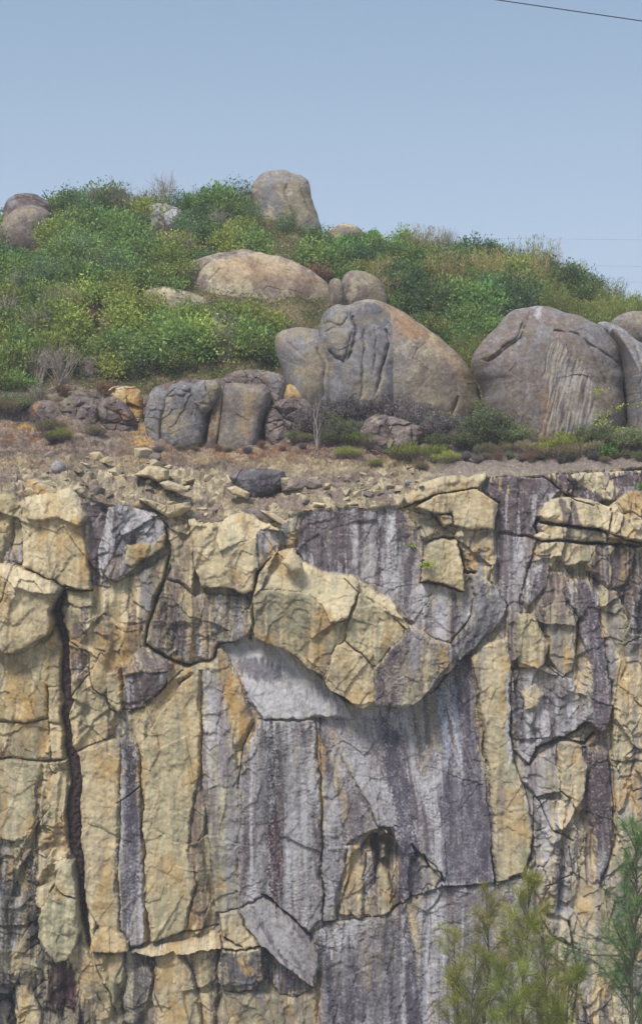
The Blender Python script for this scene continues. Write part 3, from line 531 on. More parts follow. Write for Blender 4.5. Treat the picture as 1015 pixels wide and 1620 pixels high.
for k, ln in enumerate(POLYS.strip().split('\n')):
    nm, pt, hh, cc, cov, lean, fw, fl = ln.split('|')
    pts = P2(pt); h0, gu, gv = map(float, hh.split()); kf = .72 if nm not in ('face', 'cavity') else (.62 if nm == 'face' else .8); h0, gu, gv = h0*kf, gu*kf, gv*kf; c1, c2 = map(float, cov.split()); lean = float(lean); fw = float(fw)
    cc = cc.replace('k', 'K')
    sl = box_of(pts); x, y = wU[sl], wV[sl]; d = sdf(pts, x, y); m = d > 0
    cu = np.mean([p[0] for p in pts]); cv = np.mean([p[1] for p in pts])
    big = k == 0
    rr = .03 if nm == 'face' else .09
    ew = 5 if nm == 'face' else 7
    hn = h0 + gu*(x-cu)/100 + gv*(y-cv)/100
    sm_ = ss(-.30, .35, pn(U[sl]/28+k, V[sl]/34, 19)+.5*pn(U[sl]/9, V[sl]/9+k, 20))   # seams open here and close there
    if not big: hn = hn - rr*(.3+.9*sm_)*(1-np.clip(d/(ew*(.5+.9*sm_)), 0, 1))**2 - (.05 if nm == 'face' else .13)*sm_*np.exp(-(d/1.3)**2)
    if big: H[sl] = np.where(m, hn, H[sl])
    else:
        sw = 1.0 if nm != 'face' else 1.0+5*(1-sm_)
        a = ss(-.5, 1, d/sw) if nm == 'face' else m.astype(np.float32)
        a = np.where(m, a, 0); H[sl] = H[sl]*(1-a) + hn*a
    t = U[sl] - lean*(V[sl]-cv); vv = V[sl]
    t = t + 7*pn(U[sl]/40, vv/70, 10)
    n1 = .8*pn(t/24+k*3.1, vv/150, 11) + .6*pn(t/9, vv/90, 12) + .2*pn(t/3, vv/30, 13) + .35*pn(t/7, vv/5, 14)
    n2 = .8*pn(t/20+k*1.7, vv/120, 15) + .6*pn(t/7, vv/80, 16) + .2*pn(t/3, vv/24, 17) + .35*pn(t/5, vv/4, 18)
    th1 = .75*(.5-c1); th2 = .85*(.5-c2)
    A, B, D_ = PALL[cc[0]], PALL[cc[1]], PALL[cc[2]]
    w1 = ss(th1-.12, th1+.12, n1)[..., None]*.9; w2 = ss(th2-.11, th2+.11, n2)[..., None]*.85
    col = A + (B-A)*w1; col = col + (D_-col)*w2
    if big: COL[sl] = np.where(m[..., None], col, COL[sl])
    else:
        fr_ = 15 if nm == 'face' else 4.5
        dd = d + fr_*(pn(t/4, vv/60, 26)+.5*pn(t/2, vv/20, 27)+.4*pn(t/7, vv/7, 28)) - (1.5 if nm == 'face' else 0)
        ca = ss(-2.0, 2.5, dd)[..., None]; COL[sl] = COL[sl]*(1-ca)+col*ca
    FW[sl] = np.where(m, fw, FW[sl]); RG[sl] = np.where(m, 1. if 'r' in fl else 0., RG[sl]); CK[sl] = np.where(m, 1. if 'c' in fl else 0., CK[sl])
    if nm in PARTS: ID[sl] = np.where(m, PARTS.index(nm), ID[sl])
    elif nm in ('block', 'cavity', 'face'): ID[sl] = np.where(m, 0, ID[sl])
def flow(poly, spine, cols, al):   # streaks that follow a bent spine
    sl = box_of(P2(poly), 20); d = sdf(P2(poly), wU[sl], wV[sl]); sp = P2(spine); cu_ = np.interp(V[sl], [p[1] for p in sp], [p[0] for p in sp]); t = U[sl]-cu_
    n = .8*pn(t/15+40, V[sl]/300, 120)+.55*pn(t/5.5, V[sl]/150, 121)+.25*pn(t/2.6, V[sl]/70, 123)+.25*pn(U[sl]/4, V[sl]/4, 122); m = ss(-2, 4, d)*al*np.clip(.75+1.4*pn(t/30, V[sl]/60, 124), .1, 1.2)
    m = np.minimum(m, .9); COL[sl] += (PALL[cols[0]]-COL[sl])*(m*ss(.08, .35, n))[..., None]; COL[sl] += (PALL[cols[1]]-COL[sl])*(m*ss(.08, .35, -n))[..., None]; H[sl] += .06*n*m
def poly_stain(pt, ck, al, soft, fr):
    pts = P2(pt); sl = box_of(pts, 40); x, y = U[sl], V[sl]
    fx = 7*pn(x/14, y/30, 21); fy = fr*(34*pn(x/4.5, y/140, 22)+16*pn(x/2.2, y/60, 23))
    d = sdf(pts, wU[sl]+fx*.6, wV[sl]+fy)
    spk = pn(x/2.5, y/4, 24)+.7*pn(x/6, y/25, 25)
    a = ss(-soft*.5, soft*.7, d + fr*spk*soft*1.6)[..., None]*al*np.clip(.85+fr*.9*spk, .2, 1.15)[..., None]
    COL[sl] = COL[sl] + (PALL[ck]-COL[sl])*np.clip(a, 0, 1)
# stains wash down across the joints
def drip(L):
    cs = np.cumsum(np.concatenate([np.zeros((1,)+COL.shape[1:], np.float32), COL]), 0); out = COL.copy(); out[L:] = (cs[L+1:]-cs[1:-L])/L; return out
dn = pn(U/7, V/150, 43)+.6*pn(U/3, V/70, 44); FACE_ = (V > RIM(U)+30)*np.where(ID == 0, 1, .12)
for L_, a_, b_ in ((34, -.05, .30), (80, .10, .45)):
    dm = ss(a_, b_, dn if L_ == 34 else -dn)*FACE_; COL += (drip(L_)-COL)*(dm*.85)[..., None]
fs = U-np.interp(V, [1000, 1060, 1180, 1310, 1420, 1620], [-40, 0, 38, 78, 84, 84])*np.exp(-((U-600)/85)**2)+5*pn(U/30, V/60, 50)
sn = 1.1*pn(fs/14, V/170, 45)+.6*pn(fs/5.5, V/100, 46)+.22*pn(U/5, V/4, 47)
cz = np.clip(RG+.35*ss(500, 640, U), 0, 1)*FACE_
COL += (PALL['W']-COL)*(ss(.12, .42, sn)*.62*cz)[..., None]
COL += (PALL['P']*.8-COL)*(ss(.14, .42, -sn)*.72*cz)[..., None]
COL += (PALL['c']-COL)*(ss(.28, .6, pn(U/16, V/160, 48)+.4*pn(U/4, V/50, 49))*.35*FACE_)[..., None]
flow('738,900 750,905 790,930 802,962 792,988 762,1018 742,1036 722,1050 712,1020 745,972 752,940', '745,890 765,930 770,960 758,1000 722,1045', 'Ld', 1.3)
flow('884,932 905,918 932,922 946,940 952,1000 966,1080 960,1160 922,1142 930,1050 914,982', '905,915 920,950 938,1040 945,1160', 'LV', 1.2)
flow('512,1080 575,1120 650,1120 700,1090 755,1080 775,1300 775,1396 700,1400 690,1370 640,1330 600,1310 560,1235 500,1140', '560,1080 590,1180 640,1310 650,1400', 'WV', .45)
flow('345,1016 400,1008 430,1016 490,1057 518,1078 545,1110 562,1136 500,1137 415,1137 372,1060', '350,1010 470,1140', 'Wg', .35)
flow('640,1112 690,1090 745,1050 757,1120 776,1300 778,1398 705,1400', '705,1050 715,1150 735,1300 735,1400', 'LV', .6)
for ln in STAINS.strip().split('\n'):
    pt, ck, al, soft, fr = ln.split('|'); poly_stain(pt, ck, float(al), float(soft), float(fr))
# facets and fractures
BL = ss(0, 12, V-RIM(U)+(9-5*ss(640, 720, U))*(pn(U/17, V/12, 29)+.8*pn(U/6, V/6, 28)))        # 0 on the bench, 1 on the face
pl1, e1, r1 = worley(wU/75, wV/120, 1); H += FW*.62*pl1*BL
pl2, e2, r2 = worley((wU+.15*wV)/26, wV/44, 2); H += FW*.20*pl2*BL
def saw(s): f = s-np.floor(s); return np.minimum(f, (1-f)*7)-.5        # long ramp, short broken step
sA = U/46+.10*V/46+.9*pn(U/60, V/110, 110)+.12*pn(U/7, V/9, 111); sB = V/62+.35*U/62+1.1*pn(U/55, V/60, 112)+.12*pn(U/8, V/7, 113); sC = V/25-.5*U/25+1.2*pn(U/30, V/30, 114)
H += BL*np.clip(FW, .12, 1.2)*(.26*saw(sA)*ss(-.35, .15, pn(U/70, V/90, 115))+.24*saw(sB)*ss(-.2, .2, pn(U/60, V/60, 116))+.10*saw(sC)*ss(0, .3, pn(U/45, V/45, 117)))
pl3, e3, r3 = worley(wU/9.5, wV/13, 3); H += FW*.05*pl3*(.25+.75*BL)*ss(-.3,.3,pn(U/30,V/30,37))
H -= FW*.07*np.exp(-(e2/.04)**2)*ss(.0, .4, pn(U/40, V/50, 38))*BL*np.clip(FW-.25, 0, 1)
ckn = CK*BL*ss(-.15, .35, pn(U/35, V/40, 36)); H -= ckn*.16*np.exp(-(e2/.04)**2); H += ckn*.12*pl3+ckn*.12*pl2
H += BL*FW*(.30*pn(U/36, V/260, 31) + .10*pn((U+8*pn(U/30, V/50, 30))/13, V/120, 32))
rid = 1-np.abs(pn(U/40, V/60, 33))*2.4; H += .12*FW*BL*rid
H += BL*(.07*fbm(U/22, V/22, 34, 3) + (.010+.022*RG)*np.clip(.5+2.2*pn(U/50, V/60, 39), 0, 1.3)*fbm(U/5, V/3.2, 35, 3, .6))
H -= .05*BL*np.clip(pn(U/7, V/13, 40)-.28, 0, 1)*3
for ln in CRACKS.strip().split('\n'):
    pt, w, dp = ln.split('|'); pts = P2(pt); sl = box_of(pts, 20); d, fr = pdist(pts, wU[sl]*.5+U[sl]*.5, wV[sl]*.5+V[sl]*.5)
    H[sl] -= float(dp)*np.exp(-(d/(float(w)*.5))**2)
# the dark dyke that runs down the left of the face
DYKE = [(101,938),(90,968),(92,990),(103,1020),(102,1060),(104,1085),(108,1110),(102,1130),(108,1180),(118,1200),(121,1240),(114,1290),(118,1340),(124,1362),(128,1400),(134,1450),(142,1500)]
DW = curve([(938,2),(968,5),(1020,5),(1090,7),(1130,6),(1160,5),(1200,9),(1290,11),(1340,9),(1370,4),(1450,2.5),(1500,2)])
sl = box_of(DYKE, 40); d, fr = pdist(DYKE, wU[sl], wV[sl]); wd = DW(V[sl])+1.5
inn = ss(1.5, -1.5, d-wd)
H[sl] = H[sl]*(1-inn) + inn*(-.38+.14*fbm(U[sl]/7, V[sl]/9, 41)) - .25*np.exp(-((d-wd)/1.5)**2)
COL[sl] = COL[sl]*(1-inn[..., None]) + inn[..., None]*PALL['B']*.85*(1+.5*pn(U[sl]/4, V[sl]/9, 42))[..., None]
ID[sl] = np.where(inn > .5, 16, ID[sl])
# surface variation: warm ochre blooms, grey lichen, dark pits
bl = fbm(U/60, V/90, 51, 4); lum = COL.mean(-1, keepdims=True)
yel = ss(.03, .10, COL[..., 0]-COL[..., 2])
COL += (PALL['O']-COL)*(ss(.05, .45, bl)*.62*yel)[..., None]
COL += (PALL['S']-COL)*(ss(.05, .5, -bl)*.5*yel)[..., None]
b2 = pn(U/17, V/110, 58)+.7*pn(U/7, V/50, 59)+.3*pn(U/5, V/5, 60)
COL += (PALL['C']*1.06-COL)*(ss(.15, .5, b2)*.6*yel)[..., None]; COL += (PALL['H']-COL)*(ss(.2, .6, -b2)*.5*yel)[..., None]
li = pn(U/3, V/3.5, 52)+.8*pn(U/9, V/14, 53)
COL += (PALL['W']-COL)*(ss(.25, .6, li)*.36*RG)[..., None]
COL += (PALL['D']-COL)*(ss(.22, .65, -li)*.5*RG)[..., None]
sp = pn(U/2.6, V/3, 54)+.6*pn(U/18, V/30, 55)
COL *= (1-.22*ss(.3, .7, sp)*(1-RG))[..., None]
COL *= (1+.10*fbm(U/4.5, V/7, 56, 3))[..., None]
fac = (r2-.5)*.34*FW**1.3+(r1-.5)*.18*FW; COL *= (1+fac)[..., None]
# iron and dirt washed along the joints
jt = np.exp(-(e2/.07)**2)*FW*BL*ss(-.1, .3, pn(U/30, V/40, 57)); COL += (PALL['B']-COL)*(jt*.35)[..., None]
# ---- bench (above the rim): dry soil, rubble, low outcrop steps
Y0 = np.array([ledge_Y(us, np.full(us.shape, v)) for v in vs], np.float32)
bench = V < RIM(U)
soil = lin((140,124,112))*ALB; soil2 = lin((104,90,82))*ALB; soil3 = lin((172,152,112))*ALB; rust = lin((150,104,70))*ALB; och = lin((196,158,92))*ALB; hardp = lin((140,128,120))*ALB
nb = fbm(U/26, V/8, 61, 5, .6); nb2 = fbm(U/60, V/22, 62, 4)
bc = soil + (soil2-soil)*ss(-.1, .35, nb)[..., None]
rb = ss(695, 745, V)*ss(.0, .3, nb2+.18-ss(640, 760, U)*.6+ss(170, 330, U)*.1); bc = bc + (soil3-bc)*(rb*.75)[..., None]
def blob(u0, v0, a, b): return np.exp(-((U-u0)/a)**2-((V-v0)/b)**2)
rs = np.clip(blob(400, 716, 140, 12)+blob(50, 690, 60, 14)+.8*blob(300, 700, 60, 10), 0, 1)*ss(-.35, .2, nb); bc = bc + (rust-bc)*(rs*.75)[..., None]
ocw = np.clip(blob(225, 690, 22, 22)+blob(205, 640, 20, 22)+blob(245, 720, 16, 8)+blob(55, 672, 45, 9), 0, 1)*ss(-.4, .05, nb); bc = bc + (och-bc)*(ocw*.85)[..., None]
hp = ss(650, 720, U)*ss(700, 725, V); bc = bc + (hardp-bc)*(hp*.8)[..., None]
bc *= (1+.35*pn(U/3, V/1.8, 63)+.25*pn(U/1.6, V/1.3, 64))[..., None]
COL = np.where(bench[..., None], COL*BL[..., None]+bc*(1-BL[..., None]), COL)
hb = .35*fbm(U/45, V/14, 65, 4)+.12*fbm(U/8, V/4, 66, 3)
wb = worley(wU/17, wV/6.5, 5); wb2 = worley(wU/7, wV/3.5, 6)
fl_ = 1-.75*ss(650, 720, U)
hb = hb + (.22*wb[0]*ss(690, 740, V)+.08*wb2[0])*fl_
rub = ss(722, 752, V)*fl_*ss(-.35, .1, nb2+.1)*bench*(1-BL)
cr3 = wb[2][..., None]; cc3 = np.where(cr3 < .38, PALL['c'], np.where(cr3 < .62, PALL['T'], np.where(cr3 < .82, PALL['H'], PALL['t'])))
COL += (cc3*(1+.25*(wb2[2]-.5))[..., None]-COL)*(rub*.8)[..., None]; hb = hb+rub*(.16*wb[0]+.08*wb2[0])
COL *= np.where(bench, 1+(.40*(wb[2]-.5)+.35*(wb2[2]-.5))*fl_, 1)[..., None]
H = np.where(bench, H*BL+hb*(1-BL), H)
H = np.where(V < 735, hb, H)
COL = np.clip(COL, .012, .8)
X = (U-507.5)/F*Y0; Z = CZ+(810-V)/F*Y0
# on the bench relief lifts the ground, on the face it pushes out
upz = (1-ss(-6, 8, V-RIM(U)))
YY = Y0 - H*(1-upz*.85); ZZ = Z + H*upz*.6
VERT = np.stack([X, YY, ZZ], -1).reshape(-1, 3); CC = COL.reshape(-1, 3)
idx = np.arange(NR*NC).reshape(NR, NC)
Q = np.stack([idx[:-1, :-1], idx[1:, :-1], idx[1:, 1:], idx[:-1, 1:]], -1).reshape(-1, 4)
fid = ID[:-1, :-1].reshape(-1).copy()
fb = bench[:-1, :-1].reshape(-1); fid[fb] = -1
def sub(name, mask, mat, parent=None):
    q = Q[mask]; u, inv = np.unique(q.ravel(), return_inverse=True)
    return link(name, mesh_from(name, VERT[u], inv.reshape(-1, 4), CC[u]), mat, parent)
cliff = sub('cliff', fid == 0, M_CLIFF)
tag(cliff, 'tall sheer quarried cliff of yellow and purple streaked granite below the bench', 'cliff', kind='structure')
ledge = sub('ledge', fid == -1, M_GROUND)
tag(ledge, 'narrow dry earth bench strewn with stone chips along the cliff top', 'ledge', kind='structure')
BN = {1: 'big pale yellow block with an overhanging cap at the upper left', 2: 'bulging yellow block with bright sloping top at the left edge', 3: 'grey lichened block with a yellow lower side',
      4: 'cream faceted block overhanging left of the hanging block', 5: 'largest hanging block at the centre with a rounded lower edge', 6: 'squarish yellow block right of the purple panel',
      7: 'smooth yellow block under the rim right of centre', 8: 'thin pale rim slab above the smooth yellow block', 9: 'cream block crossed by two purple stripes', 10: 'cracked cream block at the right edge',
      11: 'small cream block with a tapered underside', 12: 'grey bulging block under the slanted slab', 13: 'block with a slanting lilac top and dark front', 14: 'tall sage coloured block beside the crevice', 15: 'small ochre block at the foot of the yellow wall'}
for k, lb in BN.items():
    if (fid == k).any(): tag(sub('rock_block', fid == k, M_CLIFF, cliff), lb)
tag(sub('dark_seam', fid == 16, M_CLIFF, cliff), 'dark brown crumbling seam running down the left of the face')
SURF = np.stack([X, YY, ZZ], -1); del Q, VERT, CC
def bench_pt(u, v):            # the built surface at that pixel
    i = int(np.clip(np.searchsorted(vs, v), 0, NR-1)); j = int(np.clip(np.searchsorted(us, u), 0, NC-1)); return Vector(SURF[i, j].tolist())

# quarry floor below, far beyond the frame too
fl = mesh_from('quarry_floor', [(-3000, -600, 0), (3000, -600, 0), (3000, 4000, 0), (-3000, 4000, 0)], [(0, 1, 2, 3)])
tag(link('quarry_floor', fl, M_FLOOR), kind='structure')

# ------------------------------------------------------------------ hill
hu = np.arange(-700, 1700, 5.0); hy = np.concatenate([np.arange(88, 124, .35), np.arange(124, 230, 2.5)])
HU, HY = np.meshgrid(hu, hy)
hz = hill_z(HU, HY) + .35*fbm(HU/60, HY/2.5, 71, 4)*ss(90.5, 93, HY)
hx = (HU-507.5)/F*HY
hc = lin((96,92,62))*ALB*.8 + (lin((134,116,92))*ALB-lin((96,92,62))*ALB*.8)*ss(-.2, .4, fbm(HU/30, HY/1.5, 72, 4))[..., None]
hi = np.arange(HU.size).reshape(HU.shape)
hq = np.stack([hi[:-1, :-1], hi[:-1, 1:], hi[1:, 1:], hi[1:, :-1]], -1).reshape(-1, 4)
hm = mesh_from('hill', np.stack([hx, HY, hz+CZ], -1).reshape(-1, 3), hq, hc.reshape(-1, 3))
tag(link('hill', hm, M_GROUND), 'rounded hill rising behind the bench under scrub', 'hill', kind='structure')

# ------------------------------------------------------------------ boulders and outcrops
def smooth_poly(pts, it=2):
    for _ in range(it):
        q = []
        for i in range(len(pts)):
            a, b = pts[i], pts[(i+1) % len(pts)]
            q += [(a[0]*.78+b[0]*.22, a[1]*.78+b[1]*.22), (a[0]*.22+b[0]*.78, a[1]*.22+b[1]*.78)]
        pts = q
    return pts
RNG = np.random.RandomState(3)
BOULDERS = []                  # outlines kept for planting
def rock(name, label, pt, cc, T=None, Y=None, p=2.2, q=2.0, cat='boulder', group=None, creases='', lumps='', stains='', flake='', seed=0, sm=2, fac=0., rough=1., parent=None, mat=None, tilt=0., keep=True, foot=None, sink=.28):
    raw = P2(pt); vm0 = min(q_[1] for q_ in raw); vm1 = max(q_[1] for q_ in raw); hh0 = vm1-vm0
    if foot is None: foot = vm1
    ext = [(u_, v_+(max(0, (v_-vm0)/hh0-.55)/.45)*hh0*sink) for u_, v_ in raw]      # the buried base
    pts = smooth_poly(ext, sm)
    A = np.array(pts); cu, cv = A[:, 0].mean(), A[:, 1].mean(); wpx = np.ptp(A[:, 0]); hpx = np.ptp(A[:, 1])
    vb = A[:, 1].max() if foot is None else foot
    if Y is None: Y = ground_Y(cu, vb-3)
    if T is None: T = .42*min(wpx, hpx*1.4)/F*Y
    Yc = Y + T*.9
    nt = int(np.clip((wpx+hpx)*1.6, 60, 620)); ns = int(np.clip(max(wpx, hpx)*.62, 14, 170))
    th = np.linspace(0, 2*np.pi, nt, endpoint=False)
    dx, dy = np.cos(th), np.sin(th); r = np.full(nt, 1.0)
    n = len(pts); rad = np.zeros(nt)
    for i in range(n):
        x0, y0 = pts[i][0]-cu, pts[i][1]-cv; x1, y1 = pts[(i+1) % n][0]-cu, pts[(i+1) % n][1]-cv
        ex, ey = x1-x0, y1-y0; den = dx*ey-dy*ex; den = np.where(abs(den) < 1e-9, 1e-9, den)
        t = (x0*ey-y0*ex)/den; s = (x0*dy-y0*dx)/den
        ok = (t > 0) & (s >= -1e-6) & (s <= 1+1e-6); rad = np.where(ok, np.maximum(rad, t), rad)
    rad *= 1+.02*pn(th*6/np.pi*2+seed, th*0+seed*.7, 5)*rough*4*.5
    ph = np.linspace(0, 1, ns+1)[1:]
    s_ = np.sin(ph*np.pi/2)
    rows = []
    for side in (0, 1):
        S = s_ if side == 0 else s_[:-1]
        if side == 1: S = S[::4] if ns > 40 else S[::2]
        SS = S[:, None]; uu = cu + rad*dx*SS; vv = cv + rad*dy*SS
        dep = T*np.clip(1-SS**p, 0, 1)**(1/q)+0*uu
        rows.append((uu, vv, dep, side))
    allu = np.concatenate([rows[0][0], rows[1][0][::-1]]); allv = np.concatenate([rows[0][1], rows[1][1][::-1]])
    dep = np.concatenate([rows[0][2], -rows[1][2][::-1]]); front = np.concatenate([np.ones(rows[0][0].shape[0]), np.zeros(rows[1][0].shape[0])])[:, None]
    edge = np.clip(np.abs(dep)/T*2.2, 0, 1)
    sx = seed*13.7; a_, b_ = allu, allv
    wu = a_+6*pn(a_/25, b_/25, 81)+2*pn(a_/8, b_/8, 82); wv = b_+6*pn(a_/25+9, b_/25, 83)+2*pn(a_/8, b_/8+5, 84)
    sc = F/Y/30.
    pf = worley((wu+sx)/75, wv/60, 9)[0]; disp = rough*(.06*pf*min(1, hpx/120)+.22*fbm((a_+sx)/80, b_/80, 85, 2)+.045*fbm((a_+sx)/26, b_/30, 94, 2)+.018*fbm(a_/7, b_/7, 86, 3))
    if fac > 0:
        f1 = worley((wu+sx)/34, wv/34, 7); f2 = worley((wu+sx)/12, wv/11, 8)
        disp = disp + fac*(1.5*f1[0]+.55*f2[0]) - fac*.35*np.exp(-(f1[1]/.04)**2)
    for ln in lumps.split(';'):
        if ln.strip():
            c, hh = ln.split('|'); d = sdf(P2(c), wu, wv); disp = disp + float(hh)*.6*(1-(1-np.clip(d/10, 0, 1))**2) - .10*np.exp(-(d/1.6)**2)*ss(-.3,.3,pn(a_/14,b_/14,96))
    Ccol = np.zeros(a_.shape+(3,), np.float32)
    A_, B_, D_ = PALL[cc[0]], PALL[cc[1]], PALL[cc[2]]
    m1 = ss(-.15, .35, fbm((a_+sx)/45, b_/60, 87, 5, .6))[..., None]; m2 = ss(.05, .5, fbm((a_+sx)/30+7, b_/26, 88, 5, .6))[..., None]
    Ccol = A_ + (B_-A_)*m1; Ccol = Ccol + (D_-Ccol)*m2*.8
    for ln in stains.split(';'):
        if ln.strip():
            c, ck, al, soft = ln.split('|'); d = sdf(P2(c), wu, wv+8*pn(a_/4, b_/40, 89)); soft = float(soft)
            Ccol = Ccol + (PALL[ck]-Ccol)*(ss(-soft, soft, d+6*pn(a_/9, b_/9, 90))*float(al))[..., None]
    for ln in creases.split(';'):
        if ln.strip():
            c, w, dp = ln.split('|'); d, fr = pdist(P2(c), wu*.6+a_*.4, wv*.6+b_*.4); g = np.exp(-(d/float(w))**2)
            g2 = np.exp(-(d/(float(w)*.38))**2); fd = ss(0, .12, fr)*ss(1, .88, fr)*(.75+.6*pn(a_/12, b_/12, 95)); disp = disp - float(dp)*(.42*g+.42*g2)*fd; Ccol = Ccol + (PALL['K']-Ccol)*(g2*fd*.4)[..., None]
    if flake:
        d = sdf(P2(flake), wu+5*pn(a_/5, b_/30, 97), wv+14*pn(a_/4, b_/50, 98)); fm = ss(-3, 5, d)
        tt = a_+.22*(b_-cv)+4*pn(a_/30, b_/30, 99); n_ = pn(tt/4.5, b_/46, 100)+.6*pn(tt/2.1, b_/22, 101)+.4*pn(tt/9, b_/60, 102)
        disp = disp + fm*(.06*n_-.03); Ccol = Ccol + (PALL['c']*.55+PALL['L']*.5-Ccol)*(fm*.55*ss(-.5, .3, n_))[..., None]; Ccol = Ccol + (PALL['d']-Ccol)*(fm*.6*ss(.15, .5, -n_))[..., None]
    spk = pn(a_/2.2, b_/2.2, 91)+.5*pn(a_/5, b_/5, 92)
    lc = fbm((a_+sx)/11, b_/11, 103, 4, .7); Ccol = Ccol + (PALL['L']-Ccol)*(ss(.22, .5, lc)*.30)[..., None]; Ccol = Ccol + (PALL['d']-Ccol)*(ss(.22, .55, -lc)*.28)[..., None]
    Ccol = Ccol*(1+.32*spk)[..., None]*(1+.12*pn(a_/12, b_/30, 93))[..., None]
    Ccol = np.clip(Ccol, .01, .8)
    y = Yc - dep - disp*edge*np.where(front > 0, 1, -1) + tilt*(b_-cv)/100.
    Xw = (allu-507.5)/F*Yc; Zw = CZ+(810-allv)/F*Yc
    base = Vector((float((cu-507.5)/F*Yc), float(Yc), float(CZ+(810-vb)/F*Yc)))
    v3 = np.stack([Xw, y, Zw], -1)
    nr = v3.shape[0]; c0 = v3[0].mean(0); c0[1] = v3[0][:, 1].mean(); cN = v3[-1].mean(0)
    verts = np.concatenate([v3.reshape(-1, 3), [c0, cN]])-np.array(base[:])
    cols = np.concatenate([Ccol.reshape(-1, 3), [Ccol[0].mean(0), Ccol[-1].mean(0)]])
    ii = np.arange(nr*nt).reshape(nr, nt); jn = np.roll(ii, -1, 1)
    quads = np.stack([ii[:-1], ii[1:], jn[1:], jn[:-1]], -1).reshape(-1, 4)
    tr = np.concatenate([np.stack([np.full(nt, nr*nt), ii[0], jn[0]], -1), np.stack([np.full(nt, nr*nt+1), jn[-1], ii[-1]], -1)])
    me = mesh_from(name, verts, quads, cols, True, tr)
    me.update()
    o = link(name, me, mat or M_BOULD, parent); o.location = base
    if parent is None: tag(o, label, cat, group)
    elif label: o['label'] = label
    if keep: BOULDERS.append((raw, Y))
    return o

rock('boulder', 'tall blocky grey boulder standing alone on the hilltop skyline', '396,296 408,281 428,269 450,270 480,281 490,290 492,312 500,334 514,366 522,398 440,402 408,382 400,335', 'TGc', Y=114, p=3, q=2.4,
     sm=1, stains='408,278 430,271 480,282 488,295 440,300 425,320 420,345 408,320|G|.7|8;440,300 470,300 480,350 445,345|T|.5|10', creases='455,298 452,320 462,345|4|.18;472,296 480,320 490,345|5|.15', seed=1)
rock('boulder', 'dark rounded cap boulder resting on the pinkish boulder at the far left', '5,335 12,315 33,305 58,307 80,322 83,334 66,342 40,340 20,352 8,350', 'hTG', Y=111, seed=2, creases='30,312 50,316 75,328|3|.15;20,322 45,318 78,334|3|.12')
rock('boulder', 'smooth pinkish grey boulder under the dark cap boulder at the far left', '-8,372 0,356 20,335 44,323 68,328 80,336 86,360 78,400 30,405 -10,400', 'HTh', Y=109, seed=3, stains='0,360 30,335 45,345 20,385|T|.6|8')
rock('boulder', 'low flat brown rock on the skyline left of the speckled boulder', '138,322 150,311 180,309 196,318 200,338 140,340', 'hTH', Y=116, seed=4)
rock('boulder', 'white speckled boulder among shrubs near the skyline', '220,350 232,328 252,320 285,330 300,346 295,378 225,380', 'LhW', Y=112, seed=5, fac=.12)
rock('boulder', 'large tan dome shaped boulder in the middle of the hill', '292,440 300,415 330,402 365,396 385,391 412,399 450,406 492,425 520,450 531,468 524,488 450,505 380,505 320,495 298,470', 'cHT', Y=101, T=3.2, seed=6, p=2.0, tilt=-1.2,
     stains='345,420 420,405 480,428 520,462 470,470 400,460 350,450|N|.45|18;295,440 300,415 345,402 385,393 400,402 340,412 315,440 305,460|h|.75|7;420,438 470,440 500,460 430,470|h|.25|12;325,455 350,470 400,478 390,490 330,482|G|.35|10',
     creases='400,400 345,410 318,435 308,458|3.5|.22;333,452 345,442 352,432|2.5|.15;440,432 452,436 462,437|2|.10;480,425 495,455 500,470|3|.08')
rock('boulder', 'low pale tan boulder left below the tan dome boulder', '220,474 233,457 258,452 300,461 332,476 330,496 235,498', 'cTH', seed=7, Y=99.5)
rock('boulder', 'small grey tan boulder half sunk in shrubs left of the low tan boulder', '148,524 158,502 180,491 198,500 200,535 160,548', 'HTh', seed=8, Y=97.5)
rock('boulder', 'dark purplish flat rock in scrub above the left outcrop', '116,582 130,566 152,560 178,565 182,582 165,602 125,602', 'hPH', seed=9, Y=93, fac=.1)
rock('boulder', 'small pale boulder poking over the skyline right of the tall boulder', '518,368 533,356 550,353 570,361 580,375 575,392 525,392', 'THc', seed=10, Y=116)
rock('boulder', 'grey boulder behind the right end of the tan dome boulder', '538,446 545,433 560,427 585,432 606,448 614,470 600,490 540,488', 'THc', seed=11, Y=100)
rock('boulder', 'small brown rounded boulder wedged beside the tan dome boulder', '518,450 525,440 537,441 545,455 542,480 522,480', 'HTh', seed=12, Y=99.3)
rock('boulder', 'smooth sloping orange tinged boulder at the centre of the bench', '550,484 580,472 608,477 650,503 700,538 742,580 762,618 767,645 750,674 690,688 630,676 590,650 572,600 565,530', 'THc', Y=88.0, T=3.2, seed=13, p=2.2,
     stains='590,478 625,492 665,530 650,548 615,540 598,505|N|.7|10;640,500 700,545 750,600 735,610 690,570 650,530|N|.45|10;560,482 600,475 650,560 640,670 600,655 575,560|G|.45|14;650,570 700,560 740,640 690,680 650,660|h|.4|16;668,600 695,610 690,650 660,640|T|.5|10',
     creases='600,476 660,508 705,548 750,592|2|.08;718,628 712,650 706,662|3|.25;668,548 655,560 645,582|1.5|.08', foot=675)
